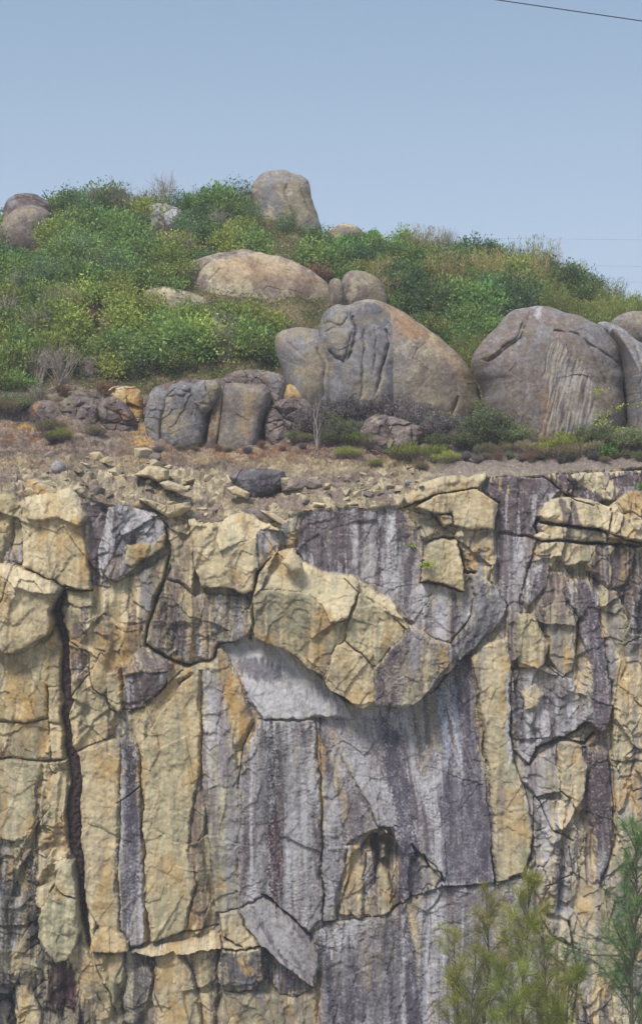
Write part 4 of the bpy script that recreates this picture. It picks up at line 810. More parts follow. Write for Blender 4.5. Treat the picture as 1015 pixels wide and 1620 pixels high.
rock('boulder', 'grey fluted boulder with deep vertical grooves leaning on the orange tinged boulder', '503,520 512,492 532,482 548,485 564,477 594,479 620,498 634,522 640,555 638,592 630,632 600,656 535,656 514,636 514,590 505,550', 'GgT', Y=87.6, T=1.9, seed=14, p=2.6,
     lumps='508,516 516,496 532,487 548,492 550,508 540,518 520,516|.3;512,530 535,520 556,528 548,560 540,578 528,565 514,550|.3',
     creases='552,490 556,512 562,530 556,560 545,578|4|.38;576,520 572,570 570,640|3.5|.22;608,522 616,545 602,590 592,630|3.5|.45;545,578 530,570 520,556|3|.3;588,522 592,545 588,600|3|.15;556,512 560,505|3|.3', stains='515,525 545,522 550,545 535,560 518,548|T|.6|6;560,482 590,484 615,500 600,520 565,512|d|.45|9;572,590 582,590 580,640 570,640|s|.5|5;560,600 610,600 600,650 560,650|c|.35|9', foot=645)
rock('boulder', 'pale grey sloping boulder left of the fluted boulder', '434,530 452,520 480,518 505,520 535,548 560,590 555,650 480,660 458,625 446,580 434,556', 'GTH', Y=88.2, T=2.0, seed=15, stains='470,560 510,560 515,620 480,620|T|.5|12', creases='500,552 512,580 512,640|3|.2;455,545 475,560|3|.1', foot=640)
rock('boulder', 'biggest grey boulder with a flaking pale streaked face', '745,572 756,548 785,514 806,495 832,485 862,487 905,499 945,516 974,546 984,590 986,640 980,700 900,722 820,715 778,690 766,640 764,612 748,596', 'HGt', Y=84.8, T=3.8, seed=16, p=2.8, q=2.2,
     lumps='752,572 760,550 784,524 806,514 817,522 806,545 782,562 764,576|.5;806,495 832,486 845,492 826,512 812,514 800,506|.3',
     creases='764,580 786,564 812,545 820,524|3|.3;880,535 900,540 915,555 945,570 975,585|3|.2;860,535 870,536 880,538|3|.25;905,540 930,590 945,620|4|.15;820,520 830,500 852,488|3|.25', flake='848,560 860,545 882,560 912,600 925,650 920,690 890,705 838,700 850,640 843,600',
     stains='846,620 854,640 856,700 836,700|N|.7|5;765,600 845,560 840,690 780,680|H|.6|16;930,600 960,600 965,690 930,690|T|.35|14;838,490 850,486 848,500 836,512|W|.6|4;760,590 785,575 775,610|L|.5|6;880,520 960,530 980,600 940,590 905,560|g|.45|12', foot=712)
rock('boulder', 'grey boulder cut off by the right edge beside the biggest boulder', '962,515 985,528 1015,545 1060,560 1090,640 1075,725 1000,728 991,700 990,640 984,590 975,550', 'GHT', Y=84.8, T=2.6, seed=17, p=2.6, creases='995,545 1000,600 996,690|3|.2', stains='1000,560 1030,570 1030,640 1005,640|L|.4|9', foot=715)
rock('boulder', 'narrow pale crest rock on top between the two right boulders', '940,512 958,508 985,520 1012,540 1000,552 975,546 955,530', 'LGW', Y=89.5, seed=18, fac=.1, T=.8)
rock('boulder', 'low tan boulder behind the right edge among dry scrub', '962,512 980,496 1008,491 1045,500 1060,540 975,540', 'THG', seed=19, Y=97)
# bench outcrops
G1 = 'outcrop rocks along the back of the bench'
rock('outcrop_rock', 'long low lumpy brown outcrop at the left of the bench', '42,648 52,636 80,632 100,640 112,655 104,670 84,668 60,672 46,664', 'hHR', Y=88.3, seed=20, p=5, fac=.16, sm=1, cat='rock', group=G1, stains='54,632 64,632 64,668 55,668|N|.6|4')
rock('outcrop_rock', 'dark grey brown rock with rounded front beside the long low outcrop', '94,640 104,628 140,627 158,640 162,662 150,685 120,684 104,672', 'htH', Y=88.0, seed=21, p=5, fac=.18, sm=1, cat='rock', group=G1, creases='112,640 118,655 108,665|3|.2;140,640 120,648|3|.2')
rock('outcrop_rock', 'layered brown rock with a nose like point above ochre soil', '155,642 166,628 184,626 200,640 214,656 220,676 218,690 205,697 188,690 170,680 158,664', 'hHR', Y=87.6, seed=22, p=5, fac=.2, sm=1, cat='rock', group=G1, creases='172,668 195,672 216,676|2|.25;165,645 190,655 215,665|2|.15')
rock('outcrop_rock', 'bright ochre weathered bank between two grey outcrops', '170,618 182,610 222,612 228,640 232,690 222,700 205,665 190,645', 'OYN', Y=88.6, seed=23, p=6, fac=.2, sm=1, cat='rock', group=G1)
rock('outcrop_rock', 'slim pale lobe left of the rounded grey outcrop', '231,645 238,618 248,611 264,616 268,632 256,660 254,695 240,688 228,668', 'GTg', Y=87.0, seed=24, sm=1, fac=.07, p=5, cat='rock', group=G1, stains='244,632 262,625 254,680 246,680|g|.7|5')
rock('outcrop_rock', 'rounded grey outcrop with a smooth bowl like front', '256,625 272,608 292,604 310,608 326,625 332,660 322,692 300,702 272,700 252,690 250,655', 'gTG', Y=87.0, T=1.3, seed=25, sm=1, fac=.07, p=5, cat='rock', group=G1, creases='258,640 262,632 280,618 310,625|2.5|.2;264,620 258,650 252,680|3|.2', stains='275,650 305,650 300,690 270,690|T|.55|9', lumps='258,622 275,606 300,606 308,616 295,630 265,628|.25')
rock('outcrop_rock', 'small pale rock topping the gap of the rounded grey outcrop', '300,616 315,601 345,602 352,615 344,634 322,646 308,636', 'GTg', Y=86.7, seed=26, p=5, sm=1, fac=.1, cat='rock', group=G1)
rock('outcrop_rock', 'slanting dark pillar between two grey outcrops', '334,648 348,610 356,606 353,640 346,680 338,704 322,704 328,680', 'hRT', Y=87.2, seed=27, p=5, sm=1, cat='rock', group=G1, stains='346,615 354,610 348,690 342,690|c|.5|2')
rock('outcrop_rock', 'square shouldered grey outcrop with a green stained front', '352,612 368,605 400,608 428,614 430,634 416,668 408,694 395,706 348,706 342,696 350,650', 'HTg', Y=86.8, T=1.4, seed=28, p=6, sm=1, cat='rock', group=G1, stains='352,660 395,650 385,700 348,700|s|.45|10;388,625 408,630 396,690 380,690|O|.35|8;360,615 385,612 370,690 352,680|h|.5|8', creases='428,620 420,660 408,700|3|.3')
rock('outcrop_rock', 'flat cap rock behind the square shouldered outcrop', '345,604 365,588 400,584 432,588 446,604 432,616 350,612', 'HhT', Y=88.6, seed=29, p=6, sm=1, fac=.15, cat='rock', group=G1)
rock('outcrop_rock', 'grey rock perched right of the flat cap rock', '418,600 428,588 446,592 452,608 444,628 430,632', 'HGT', Y=88, seed=30, sm=1, fac=.12, cat='rock', group=G1)
rock('outcrop_rock', 'yellow lichened rock above the broken brown outcrop', '440,622 452,608 480,606 492,618 484,632 462,630 446,634', 'OyH', Y=88.2, seed=31, sm=1, cat='rock', group=G1)
rock('outcrop_rock', 'broken brown outcrop left of the pale dead stem', '424,650 440,632 470,628 492,636 496,660 492,686 478,698 440,700 420,690 416,668', 'hHt', Y=87.2, seed=32, p=6, sm=1, fac=.24, cat='rock', group=G1, creases='432,640 450,665 478,672|2.5|.25;420,672 450,668|2|.2')
rock('outcrop_rock', 'purplish mound of broken rock below the centre boulders', '566,690 578,662 600,654 640,664 672,680 668,700 640,712 590,712', 'HhT', Y=84.8, seed=33, p=5, sm=1, fac=.22, cat='rock', group=G1)
rock('outcrop_rock', 'low tan rock hump at the far left below the ochre soil', '-20,690 0,668 25,666 42,676 40,688 10,694', 'Hht', Y=87.0, seed=34, sm=1, fac=.15, cat='rock', group=G1)
rock('outcrop_rock', 'long dark rock mass behind the grey outcrops under the dry grass', '224,640 250,606 330,598 430,604 496,626 500,690 470,705 260,705 232,690', 'hHR', Y=88.3, T=1.5, seed=35, p=6, sm=1, fac=.2, cat='rock', group=G1, keep=False)
rock('outcrop_rock', 'low reddish rock ledge running behind the left outcrops', '36,655 60,636 130,630 200,632 230,660 228,696 150,700 50,680', 'hRO', Y=88.9, T=1.2, seed=36, p=6, sm=1, fac=.16, cat='rock', group=G1, keep=False)
# slabs lying on the bench and at the rim
G2 = 'loose slabs lying on the rim'
rock('stone_slab', 'thick yellow slab lying on the big upper left block', '41,776 44,758 58,757 80,768 98,780 94,788 70,790 46,793', 'yYO', Y=80.0, T=1.0, seed=40, p=6, sm=0, fac=.12, cat='slab', group=G2, mat=M_SLAB, keep=False, sink=0)
rock('stone_slab', 'small brown wedge left of the thick yellow slab', '20,781 38,774 44,790 36,790', 'tyT', Y=80.1, T=.5, seed=41, p=5, sm=0, cat='slab', group=G2, mat=M_SLAB, keep=False, sink=0)
rock('stone_slab', 'thin tilted slab behind the thick yellow slab', '62,762 80,759 108,772 106,776 80,768', 'cTY', Y=80.9, T=.4, seed=42, p=5, sm=0, cat='slab', group=G2, mat=M_SLAB, keep=False, sink=0)
rock('stone_slab', 'cream slab with a dark underside left of centre on the rubble', '212,752 236,736 252,738 268,744 266,758 252,764 236,756', 'YCT', Y=81.5, T=.8, seed=43, p=6, sm=0, fac=.1, cat='slab', group=G2, mat=M_SLAB, keep=False, sink=0)
rock('stone_slab', 'long pale slab lying below the dark undersided slab', '252,764 266,760 290,768 299,776 288,780 262,774', 'CcY', Y=80.8, T=.6, seed=44, p=6, sm=0, fac=.05, cat='slab', group=G2, mat=M_SLAB, keep=False, sink=0)
rock('stone_slab', 'long thin slab with a broken tip jutting over the grey block', '217,788 226,787 262,800 300,794 304,804 282,818 268,820 246,806', 'YCy', Y=79.2, T=.9, seed=45, p=6, sm=0, fac=.1, cat='slab', group=G2, mat=M_SLAB, keep=False, sink=0)
rock('stone_slab', 'dark blue grey slab with a tan right end in the middle of the bench', '362,754 376,742 420,740 450,746 456,768 428,784 402,796 382,782', 'dgh', Y=81.9, T=1.2, seed=46, p=5, sm=0, fac=.1, cat='slab', group=G2, mat=M_SLAB, keep=False, sink=0)
rock('stone_slab', 'greyish tan slab continuing right of the dark blue grey slab', '442,756 468,754 506,760 510,768 470,778 446,778', 'HTc', Y=81.6, T=.7, seed=47, p=5, sm=0, fac=.14, cat='slab', group=G2, mat=M_SLAB, keep=False, sink=0)
rock('stone_slab', 'tan slab on the rubble left of the dark blue grey slab', '358,772 372,768 396,780 392,790 366,782', 'YcO', Y=80.8, T=.4, seed=48, p=5, sm=0, cat='slab', group=G2, mat=M_SLAB, keep=False, sink=0)
rock('stone_slab', 'grey rounded stone alone on the left of the bench', '80,744 84,732 95,727 104,736 106,748 92,754', 'GLH', Y=82.2, T=.5, seed=49, cat='stone', mat=M_SLAB, keep=False, sink=0)
rock('stone_slab', 'cream stone leaning at the tip of the central hanging block', '445,890 462,867 478,890 480,902 462,908', 'CYc', Y=77.9, T=.5, seed=50, p=4, sm=0, cat='slab', group=G2, mat=M_SLAB, keep=False, sink=0)
rock('stone_slab', 'small flat cream chip between the purple panel and the striped block', '843,848 856,840 871,846 868,854 855,855', 'CcY', Y=79.3, T=.5, seed=51, p=5, sm=0, cat='slab', group=G2, mat=M_SLAB, keep=False, sink=0)
rock('stone_slab', 'dark lilac slab tilted below the tan slab on the bench', '385,812 400,800 436,818 434,828 400,820', 'hHP', Y=80.0, T=.5, seed=52, p=5, sm=0, cat='slab', group=G2, mat=M_SLAB, keep=False, sink=0)
rock('stone_slab', 'long tan slab pointing down right above the purple panel corner', '408,806 430,810 462,830 458,838 432,822', 'cYT', Y=79.8, T=.4, seed=53, p=5, sm=0, cat='slab', group=G2, mat=M_SLAB, keep=False, sink=0)
# ------------------------------------------------------------------ loose stone chips on the bench and along the rim
rnd = random.Random(11)
def chip_mesh(seed, flat, col):
    r = random.Random(seed); bm = bmesh.new()
    for i in range(13):
        a = r.uniform(0, 6.283); q = r.uniform(.55, 1)
        bm.verts.new((math.cos(a)*q*.5, math.sin(a)*q*.38, r.choice((-.5, -.4, .4, .5))*flat*r.uniform(.7, 1)))
    bmesh.ops.convex_hull(bm, input=bm.verts[:])
    bm.verts.ensure_lookup_table()
    for v in [v for v in bm.verts if not v.link_faces]: bm.verts.remove(v)
    bmesh.ops.bevel(bm, geom=bm.edges[:], offset=.02, segments=1, affect='EDGES')
    me = bpy.data.meshes.new('stone_chip'); bm.to_mesh(me); bm.free()
    at = me.color_attributes.new('Col', 'FLOAT_COLOR', 'POINT')
    for d in at.data: d.color = (*(col*r.uniform(.85, 1.1)).tolist(), 1)
    me.materials.append(M_SLAB); return me
CHIPS = [chip_mesh(i, (.28, .42, .6, .22)[i % 4], PALL['CYcYTHcG'[i % 8]]*.95) for i in range(16)]
def chip(u, v, size, group, label, k=None, dy=0):
    p = bench_pt(u, v); me = CHIPS[rnd.randrange(16) if k is None else k]
    o = bpy.data.objects.new('stone_chip', me); C.objects.link(o)
    o.location = p + Vector((0, dy, size*.08)); s = size*rnd.uniform(.85, 1.2); o.scale = (s*rnd.uniform(.9, 1.5), s, s*rnd.uniform(.7, 1.2))
    o.rotation_euler = (rnd.uniform(-.4, .4), rnd.uniform(-.35, .35), rnd.uniform(0, 6.28)); tag(o, label, 'stone', group)
def chips(n, u0, u1, f0, f1, s0, s1, group, label):
    for i in range(n):
        u = rnd.uniform(u0, u1); f = rnd.uniform(0, 1); r = float(RIM(u)); v = r + f0 + (f1-f0)*f
        chip(u, v, s0 + (s1-s0)*rnd.random()**2.5, group, label)
chips(85, 480, 665, -48, 6, .16, .85, 'stone chips spread right of the middle of the bench', 'small pale flat chip in the scree above the purple streaked panel')
chips(85, 120, 345, -80, 4, .16, 1.1, 'stone chips spread on the left of the bench', 'angular pale stone in the rubble above the grey and cream blocks')
chips(22, 350, 490, -40, 6, .16, .6, 'stone chips around the dark slab', 'small tan stone lying around the dark blue grey slab')
chips(20, 0, 118, -55, 0, .15, .6, 'stone chips behind the upper left block', 'small brownish stone on the bench behind the thick yellow slab')
chips(14, 655, 800, -16, 2, .12, .35, 'stone chips on the smooth part of the bench', 'tiny stone on the smooth purplish part of the bench')

# ------------------------------------------------------------------ plants
class Geo:
    def __init__(s): s.v = []; s.q = []; s.c = []; s.n = 0
    def add(s, v, q, c):
        s.v.append(v); s.q.append(q+s.n); s.c.append(c); s.n += len(v)
    def mesh(s, name, smooth=False):
        return mesh_from(name, np.concatenate(s.v), np.concatenate(s.q), np.clip(np.concatenate(s.c), .004, .8), smooth)
def unit(a): return a/np.maximum(np.linalg.norm(a, axis=-1, keepdims=True), 1e-6)
def leaves(g, cen, dirs, L, Wd, col, rs, var=.25):
    n = len(cen); d = unit(dirs); side = unit(np.cross(d, rs.normal(size=(n, 3))))
    L = np.asarray(L)*rs.uniform(.7, 1.3, n); Wd = np.asarray(Wd)*rs.uniform(.75, 1.25, n)
    a = cen; t = cen + d*L[:, None]; m = cen + d*(L*.45)[:, None]
    v = np.stack([a, m+side*Wd[:, None]*.5, t, m-side*Wd[:, None]*.5], 1).reshape(-1, 3)
    q = np.arange(n*4).reshape(n, 4); c = np.repeat(col*(1+var*rs.normal(size=(n, 1))), 4, 0)
    g.add(v, q, c)
def tube(g, pts, rad, col, k=4):
    pts = np.array(pts, float); n = len(pts); tan = unit(np.gradient(pts, axis=0)); ref = np.array([.3, .9, .2]); s = unit(np.cross(tan, ref)); t = np.cross(tan, s)
    a = np.linspace(0, 2*np.pi, k, endpoint=False); rad = np.array(rad, float)[:, None, None]
    v = pts[:, None, :] + rad*(np.cos(a)[None, :, None]*s[:, None, :]+np.sin(a)[None, :, None]*t[:, None, :])
    i = np.arange(n*k).reshape(n, k); j = np.roll(i, -1, 1)
    q = np.stack([i[:-1], j[:-1], j[1:], i[1:]], -1).reshape(-1, 4); g.add(v.reshape(-1, 3), q, np.tile(col, (n*k, 1)))
def G(r, g, b, f=1.15): return lin((r, g, b))*f
BARKC = G(110, 96, 84)
def leafy(seed, h, w, cols, nl=2300, ls=.15, loose=1.0, nb=11, upright=0.):
    rs = np.random.RandomState(seed); fo = Geo(); br = Geo()
    for i in range(nb):
        a = rs.uniform(0, 6.28); rr = w*.5*math.sqrt(rs.uniform(0, .85)); top = h*(1-.5*(rr/(w*.5))**2)*rs.uniform(.55, 1.0)
        c = np.array([math.cos(a)*rr, math.sin(a)*rr, top-.22*h]); R_ = np.array([1, 1, .85+upright])*rs.uniform(.16, .30)*w*.9
        n = int(nl/nb*(rs.uniform(.6, 1.4))); d = unit(rs.normal(size=(n, 3))+np.array([0, 0, .25])); q = rs.uniform(.35, 1.0, n)**.5*(1+.25*loose*rs.normal(size=n))
        cen = c+d*R_*q[:, None]; cen[:, 2] = np.maximum(cen[:, 2], .02)
        col = cols[rs.randint(len(cols))]*rs.uniform(.82, 1.2)
        leaves(fo, cen, d+np.array([0, 0, .5])+.8*rs.normal(size=(n, 3)), ls, ls*.55, col, rs, .22)
        p0 = np.array([rs.normal()*.08, rs.normal()*.08, 0]); mid = (p0+c)*.5+rs.normal(size=3)*.08*w
        tube(br, [p0, mid, c, c+d[0]*R_*.9], [.045, .03, .018, .006], BARKC, 4)
        for k in range(3):
            e_ = c+d[k+1]*R_*rs.uniform(.9, 1.35); tube(br, [c, (c+e_)/2+rs.normal(size=3)*.05, e_], [.016, .01, .004], BARKC, 3)
    return fo.mesh('foliage'), br.mesh('branches')
def reed(seed, h, w, cols, n=150):
    rs = np.random.RandomState(seed); g = Geo(); br = Geo()
    for i in range(n):
        a = rs.uniform(0, 6.28); r = w*.5*math.sqrt(rs.random()); b = np.array([math.cos(a)*r, math.sin(a)*r, 0]); hh = h*rs.uniform(.45, 1.05)
        lean = np.array([math.cos(a)*r*.5+rs.normal()*.18, math.sin(a)*r*.5+rs.normal()*.18, 0]); pts = [b, b+lean*.3+[0, 0, hh*.5], b+lean+[0, 0, hh]]
        col = cols[rs.randint(len(cols))]*rs.uniform(.75, 1.25)
        tube(br, pts, [.014, .011, .004], col*.9, 3)
        m = 13; t = rs.uniform(.2, 1, m)[:, None]; cen = np.array(pts[0])*(1-t)+np.array(pts[2])*t
        leaves(g, cen, rs.normal(size=(m, 3))*.7+np.array([0, 0, 1.0]), .30, .035, col, rs, .2)
    return g.mesh('blades'), br.mesh('stalks')
def twigs(seed, h, w, col, n=70, leafcol=None, nl=0, spread=1., thick=1.):
    rs = np.random.RandomState(seed); br = Geo(); g = Geo()
    for i in range(n):
        a = rs.uniform(0, 6.28); e_ = rs.uniform(.15, 1); d = unit(np.array([math.cos(a)*e_*spread*w/h*.6, math.sin(a)*e_*spread*w/h*.6, 1.0])); L = h*rs.uniform(.6, 1.05)
        p0 = np.array([rs.normal()*.06*w, rs.normal()*.06*w, 0]); p1 = p0+d*L*.5+rs.normal(size=3)*.05*h; p2 = p0+d*L+rs.normal(size=3)*.08*h
        tube(br, [p0, p1, p2], [.018*thick, .012*thick, .004*thick], col*rs.uniform(.75, 1.25), 3)
        for k in range(4):
            t = rs.uniform(.35, .95); b = p1*(1-t)+p2*t; e2 = b+unit(d+rs.normal(size=3)*.7)*L*.28
            tube(br, [b, (b+e2)/2+rs.normal(size=3)*.02, e2], [.009*thick, .007*thick, .003*thick], col*rs.uniform(.75, 1.25), 3)
            if nl:
                tt = rs.random((nl, 1)); cen = b*(1-tt)+e2*tt+rs.normal(size=(nl, 3))*.06
                leaves(g, cen, rs.normal(size=(nl, 3))+np.array([0, 0, .7]), .08, .045, leafcol, rs, .3)
    return (g.mesh('foliage') if nl else None), br.mesh('branches')
def feather(seed, h, w, ctop, clow, n=2600):
    rs = np.random.RandomState(seed); g = Geo(); br = Geo()
    nb = 9
    for i in range(nb):
        a = rs.uniform(0, 6.28); r = w*.5*math.sqrt(rs.random())*.8; b = np.array([math.cos(a)*r, math.sin(a)*r, 0]); hh = h*(1-.4*(r/(w*.5))**2)*rs.uniform(.75, 1)
        m = n//nb; t = rs.random(m)**.6; rad = .17*w*(.5+1.0*np.sin(t*2.6)); an = rs.uniform(0, 6.28, m)
        cen = b+np.stack([np.cos(an)*rad*rs.random(m)**.5, np.sin(an)*rad*rs.random(m)**.5, t*hh*.9], -1)
        col = clow+(ctop-clow)*(ss(.25, .8, t)[:, None])*np.ones(3)
        leaves(g, cen, rs.normal(size=(m, 3))*.55+np.stack([np.cos(an)*.5, np.sin(an)*.5, np.ones(m)*1.2], -1), .17, .022, col, rs, .2)
        tube(br, [b*.3, b*.7+[0, 0, hh*.4], b+[0, 0, hh*.85]], [.02, .014, .004], BARKC*.8, 3)
    return g.mesh('foliage'), br.mesh('branches')
mid = [G(112,140,74), G(100,126,68), G(128,150,82)]; yel_ = [G(160,168,82), G(144,156,76), G(126,142,72)]; drk = [G(80,106,68), G(92,118,72), G(70,96,64)]
blu = [G(108,130,88), G(96,120,82)]; brt = [G(104,146,70), G(118,154,78)]; tan_ = [G(160,144,100), G(142,136,84), G(120,128,70), G(172,150,112)]; oli = [G(128,138,70), G(140,146,80), G(106,120,60)]
PRO = {
 'mid': [leafy(i, 1.9, 2.3, mid, 1900, .17, 1.8, 14, .25) for i in (1, 2, 3)], 'yel': [leafy(i, 1.6, 2.3, yel_, 1900, .16, 1.8, 14, .25) for i in (4, 5, 6)],
 'drk': [leafy(i, 2.0, 2.2, drk, 2500, .13, 1.5, 12, .3) for i in (7, 8)], 'blu': [leafy(i, 2.1, 2.3, blu, 2500, .11, 2.0, 14, .3) for i in (9, 10)],
 'brt': [leafy(i, 1.3, 1.6, brt, 1600, .17) for i in (11,)], 'oli': [leafy(i, 1.5, 2.4, oli, 2100, .12, 1.5) for i in (12, 13)],
 'reed': [reed(i, 2.7, 2.0, tan_) for i in (14, 15, 16)], 'reedg': [reed(i, 2.2, 2.0, oli+tan_[1:3]) for i in (17, 18)],
 'dead': [twigs(i, 1.8, 2.0, G(150,138,130), 60) for i in (19, 20)], 'rust': [twigs(i, 1.2, 1.8, G(120,92,84), 70, G(136,104,88), 6) for i in (21,)],
 'heath': [twigs(i, 1.15, 1.9, G(104,94,96), 130, G(112,104,104), 12, 1.3) for i in (22, 23)], 'grn': [twigs(i, 1.1, 1.7, G(112,100,96), 90, G(108,120,78), 10, 1.3) for i in (24, 25)],
 'fth': [feather(i, .9, 1.7, G(138,146,70), G(104,96,84)) for i in (26, 27)], 'fbr': [feather(i, .9, 1.6, G(134,124,96), G(112,96,92)) for i in (28,)],
 'tree': [leafy(i, 2.6, 2.6, drk+mid[:1], 3000, .15, 1.2, 12, .3) for i in (29, 30)]}
DESC = {'mid': ('leafy_shrub', 'rounded mid green leafy shrub', 'shrub'), 'yel': ('leafy_shrub', 'yellow green small leaved shrub', 'shrub'), 'drk': ('leafy_shrub', 'dense dark green shrub', 'shrub'),
 'blu': ('leafy_shrub', 'loose blue green shrub', 'shrub'), 'brt': ('leafy_shrub', 'bright fresh green shrub', 'shrub'), 'oli': ('leafy_shrub', 'loose olive green shrub', 'shrub'),
 'reed': ('reed_clump', 'tall tan reed clump', 'reeds'), 'reedg': ('reed_clump', 'olive green reed clump', 'reeds'), 'dead': ('bare_shrub', 'leafless grey twiggy shrub', 'shrub'), 'rust': ('bare_shrub', 'rusty brown dry shrub', 'shrub'),
 'heath': ('heath_shrub', 'low purplish brown twiggy shrub', 'shrub'), 'grn': ('heath_shrub', 'thin grey green twiggy shrub', 'shrub'), 'fth': ('feathery_bush', 'feathery olive bush with brown underside', 'bush'),
 'fbr': ('feathery_bush', 'dry brownish feathery bush', 'bush'), 'tree': ('small_tree', 'small dark green tree', 'tree')}
MARK = [(450, 320, 'the tall skyline boulder'), (40, 350, 'the two far left boulders'), (258, 345, 'the white speckled boulder'), (415, 440, 'the tan dome boulder'), (275, 475, 'the low pale tan boulder'),
        (175, 515, 'the small half sunk boulder'), (150, 580, 'the flat purplish rock'), (572, 455, 'the grey boulder behind the dome'), (660, 580, 'the orange tinged boulder'), (570, 570, 'the fluted boulder'),
        (870, 600, 'the biggest grey boulder'), (1000, 510, 'the low boulder at the right edge'), (290, 655, 'the rounded grey outcrop'), (380, 655, 'the square shouldered outcrop'), (100, 655, 'the long low outcrop'),
        (620, 685, 'the purplish rock mound'), (546, 360, 'the small skyline boulder'), (165, 315, 'the low flat skyline rock')]
PLANTS = []
def plant(kind, u, v, s=1.0, sz=1.0, bench=False, label=None, Y=None):
    pr = PRO[kind]; k = rnd.randrange(len(pr)); fo, br = pr[k]
    if bench: p = bench_pt(u, v)
    else:
        Y = Y or hill_Y(u, v); p = Vector(((u-507.5)/F*Y, Y, CZ+float(hill_z(u, Y))-.05))
    nm, dsc, cat = DESC[kind]; e_ = empty(nm, p); e_.rotation_euler[2] = rnd.uniform(0, 6.28); s *= rnd.uniform(.88, 1.15); e_.scale = (s, s, s*sz)
    e_['category'] = cat
    if label: e_['label'] = label
    if fo is not None:
        o = bpy.data.objects.new('blades' if 'reed' in kind else 'foliage', fo); C.objects.link(o); o.parent = e_
        if not fo.materials: fo.materials.append(M_LEAF)
    o = bpy.data.objects.new('stalks' if 'reed' in kind else 'branches', br); C.objects.link(o); o.parent = e_
    if not br.materials: br.materials.append(M_DRY)
    if not label: PLANTS.append((kind, u, v, e_))
    return e_
def inside(u, v, pts):
    n = len(pts); c = False
    for i in range(n):
        x0, y0 = pts[i]; x1, y1 = pts[(i+1) % n]
        if (y0 > v) != (y1 > v) and u < (x1-x0)*(v-y0)/(y1-y0)+x0: c = not c
    return c
def covered(u, v, hp, wp, Y):  # how much of this plant would hide a boulder that stands behind it
    n = 0; tot = 0
    for a in (-.35, 0, .35):
        for b in (.15, .5, .85):
            tot += 1
            for pts, by in BOULDERS:
                if by > Y-1.0 and inside(u+a*wp, v-b*hp, pts): n += 1; break
    return n/tot
def pick(u, v):
    r = rnd.random()
    if u > 930: t = [('mid', .3), ('reedg', .3), ('drk', .2), ('oli', .2)]
    elif u > 520 and v < 440 - max(0, 640-u)*.2: t = [('mid', .42), ('blu', .18), ('reedg', .15), ('drk', .18), ('reed', .07)] if u > 640 else [('brt', .3), ('mid', .4), ('drk', .3)]
    elif u > 520: t = [('reed', .26), ('reedg', .24), ('mid', .26), ('oli', .10), ('drk', .14)] if v < 500 else [('mid', .4), ('drk', .25), ('oli', .2), ('reedg', .15)]
    elif u > 400 and v < 400: t = [('blu', .5), ('oli', .2), ('reedg', .2), ('mid', .1)]
    elif v > 480: t = [('yel', .52), ('mid', .2), ('oli', .14), ('dead', .08), ('rust', .06)] if u > 130 else [('oli', .3), ('mid', .25), ('yel', .2), ('dead', .17), ('reedg', .08)]
    else: t = [('mid', .42), ('drk', .2), ('blu', .14), ('oli', .1), ('yel', .07), ('dead', .05), ('rust', .02)]
    for k, p in t:
        r -= p
        if r < 0: return k
    return t[0][0]
SKY = curve([(-60,300),(0,330),(95,300),(130,292),(190,303),(240,300),(300,302),(370,292),(400,300),(470,345),(510,352),(560,367),(600,362),(640,378),(700,374),(760,388),(800,395),(860,418),(910,440),(940,455),(1000,466),(1100,480)])
u = -60.0
while u < 1090:                # the crest
    if not (395 < u < 498):
        v0 = float(VT(u)); hp = (v0-float(SKY(u)))
        k = pick(u, v0); hm_ = {'reed': 2.7, 'reedg': 2.2, 'blu': 2.0, 'drk': 1.9, 'mid': 1.7, 'oli': 1.5, 'yel': 1.4, 'dead': 1.8, 'rust': 1.2, 'brt': 1.3}[k]
        s = np.clip(hp/F*117/hm_*rnd.choice((.8, .9, 1.0, 1.1, 1.3)), .55, 1.7)
        if covered(u, v0, hp, 40, 117) < .2: plant(k, u, v0, s, Y=rnd.uniform(114.5, 117.5))
    u += rnd.uniform(19, 28)
v = 330.0
while v < 640:
    u = -70+rnd.uniform(0, 30)
    while u < 1090:
        vv = v+rnd.uniform(-8, 8); lowb = np.interp(u, [-70, 0, 60, 200, 330, 445, 470, 520, 640, 1090], [655, 645, 628, 604, 590, 584, 530, 520, 590, 590])
        if vv > VT(u)+4 and vv < lowb and not any(inside(u, vv-26, p) for p, _ in BOULDERS):
            Y = hill_Y(u, vv); k = pick(u, vv); hm_ = {'reed': 2.7, 'reedg': 2.2, 'blu': 2.0, 'drk': 1.9, 'mid': 1.7, 'oli': 1.5, 'yel': 1.4, 'dead': 1.8, 'rust': 1.2, 'brt': 1.3}[k]
            s = rnd.uniform(.7, 1.1) if 'reed' in k else rnd.uniform(.8, 1.35)
            for _ in range(3):
                hp = hm_*s*F/Y; c = covered(u, vv, hp, 1.8*s*F/Y, Y)
                if c > .4: s *= .78
            if c <= .5: plant(k, u, vv, s, Y=Y)
        u += rnd.uniform(34, 48)*(.85 if v < 480 else 1.0)
    v += 15 if v < 420 else 17
for u in (118, 150, 186, 236, 262, 322, 345, 566, 640, 662, 705, 735, 765, 790, 812, 838, 872, 905, 930):
    plant(rnd.choice(('dead', 'mid', 'drk', 'blu', 'reedg')) if u > 620 else rnd.choice(('drk', 'mid', 'dead')), u, float(VT(u)), rnd.uniform(.75, 1.05), 1.35, Y=rnd.uniform(115, 117))
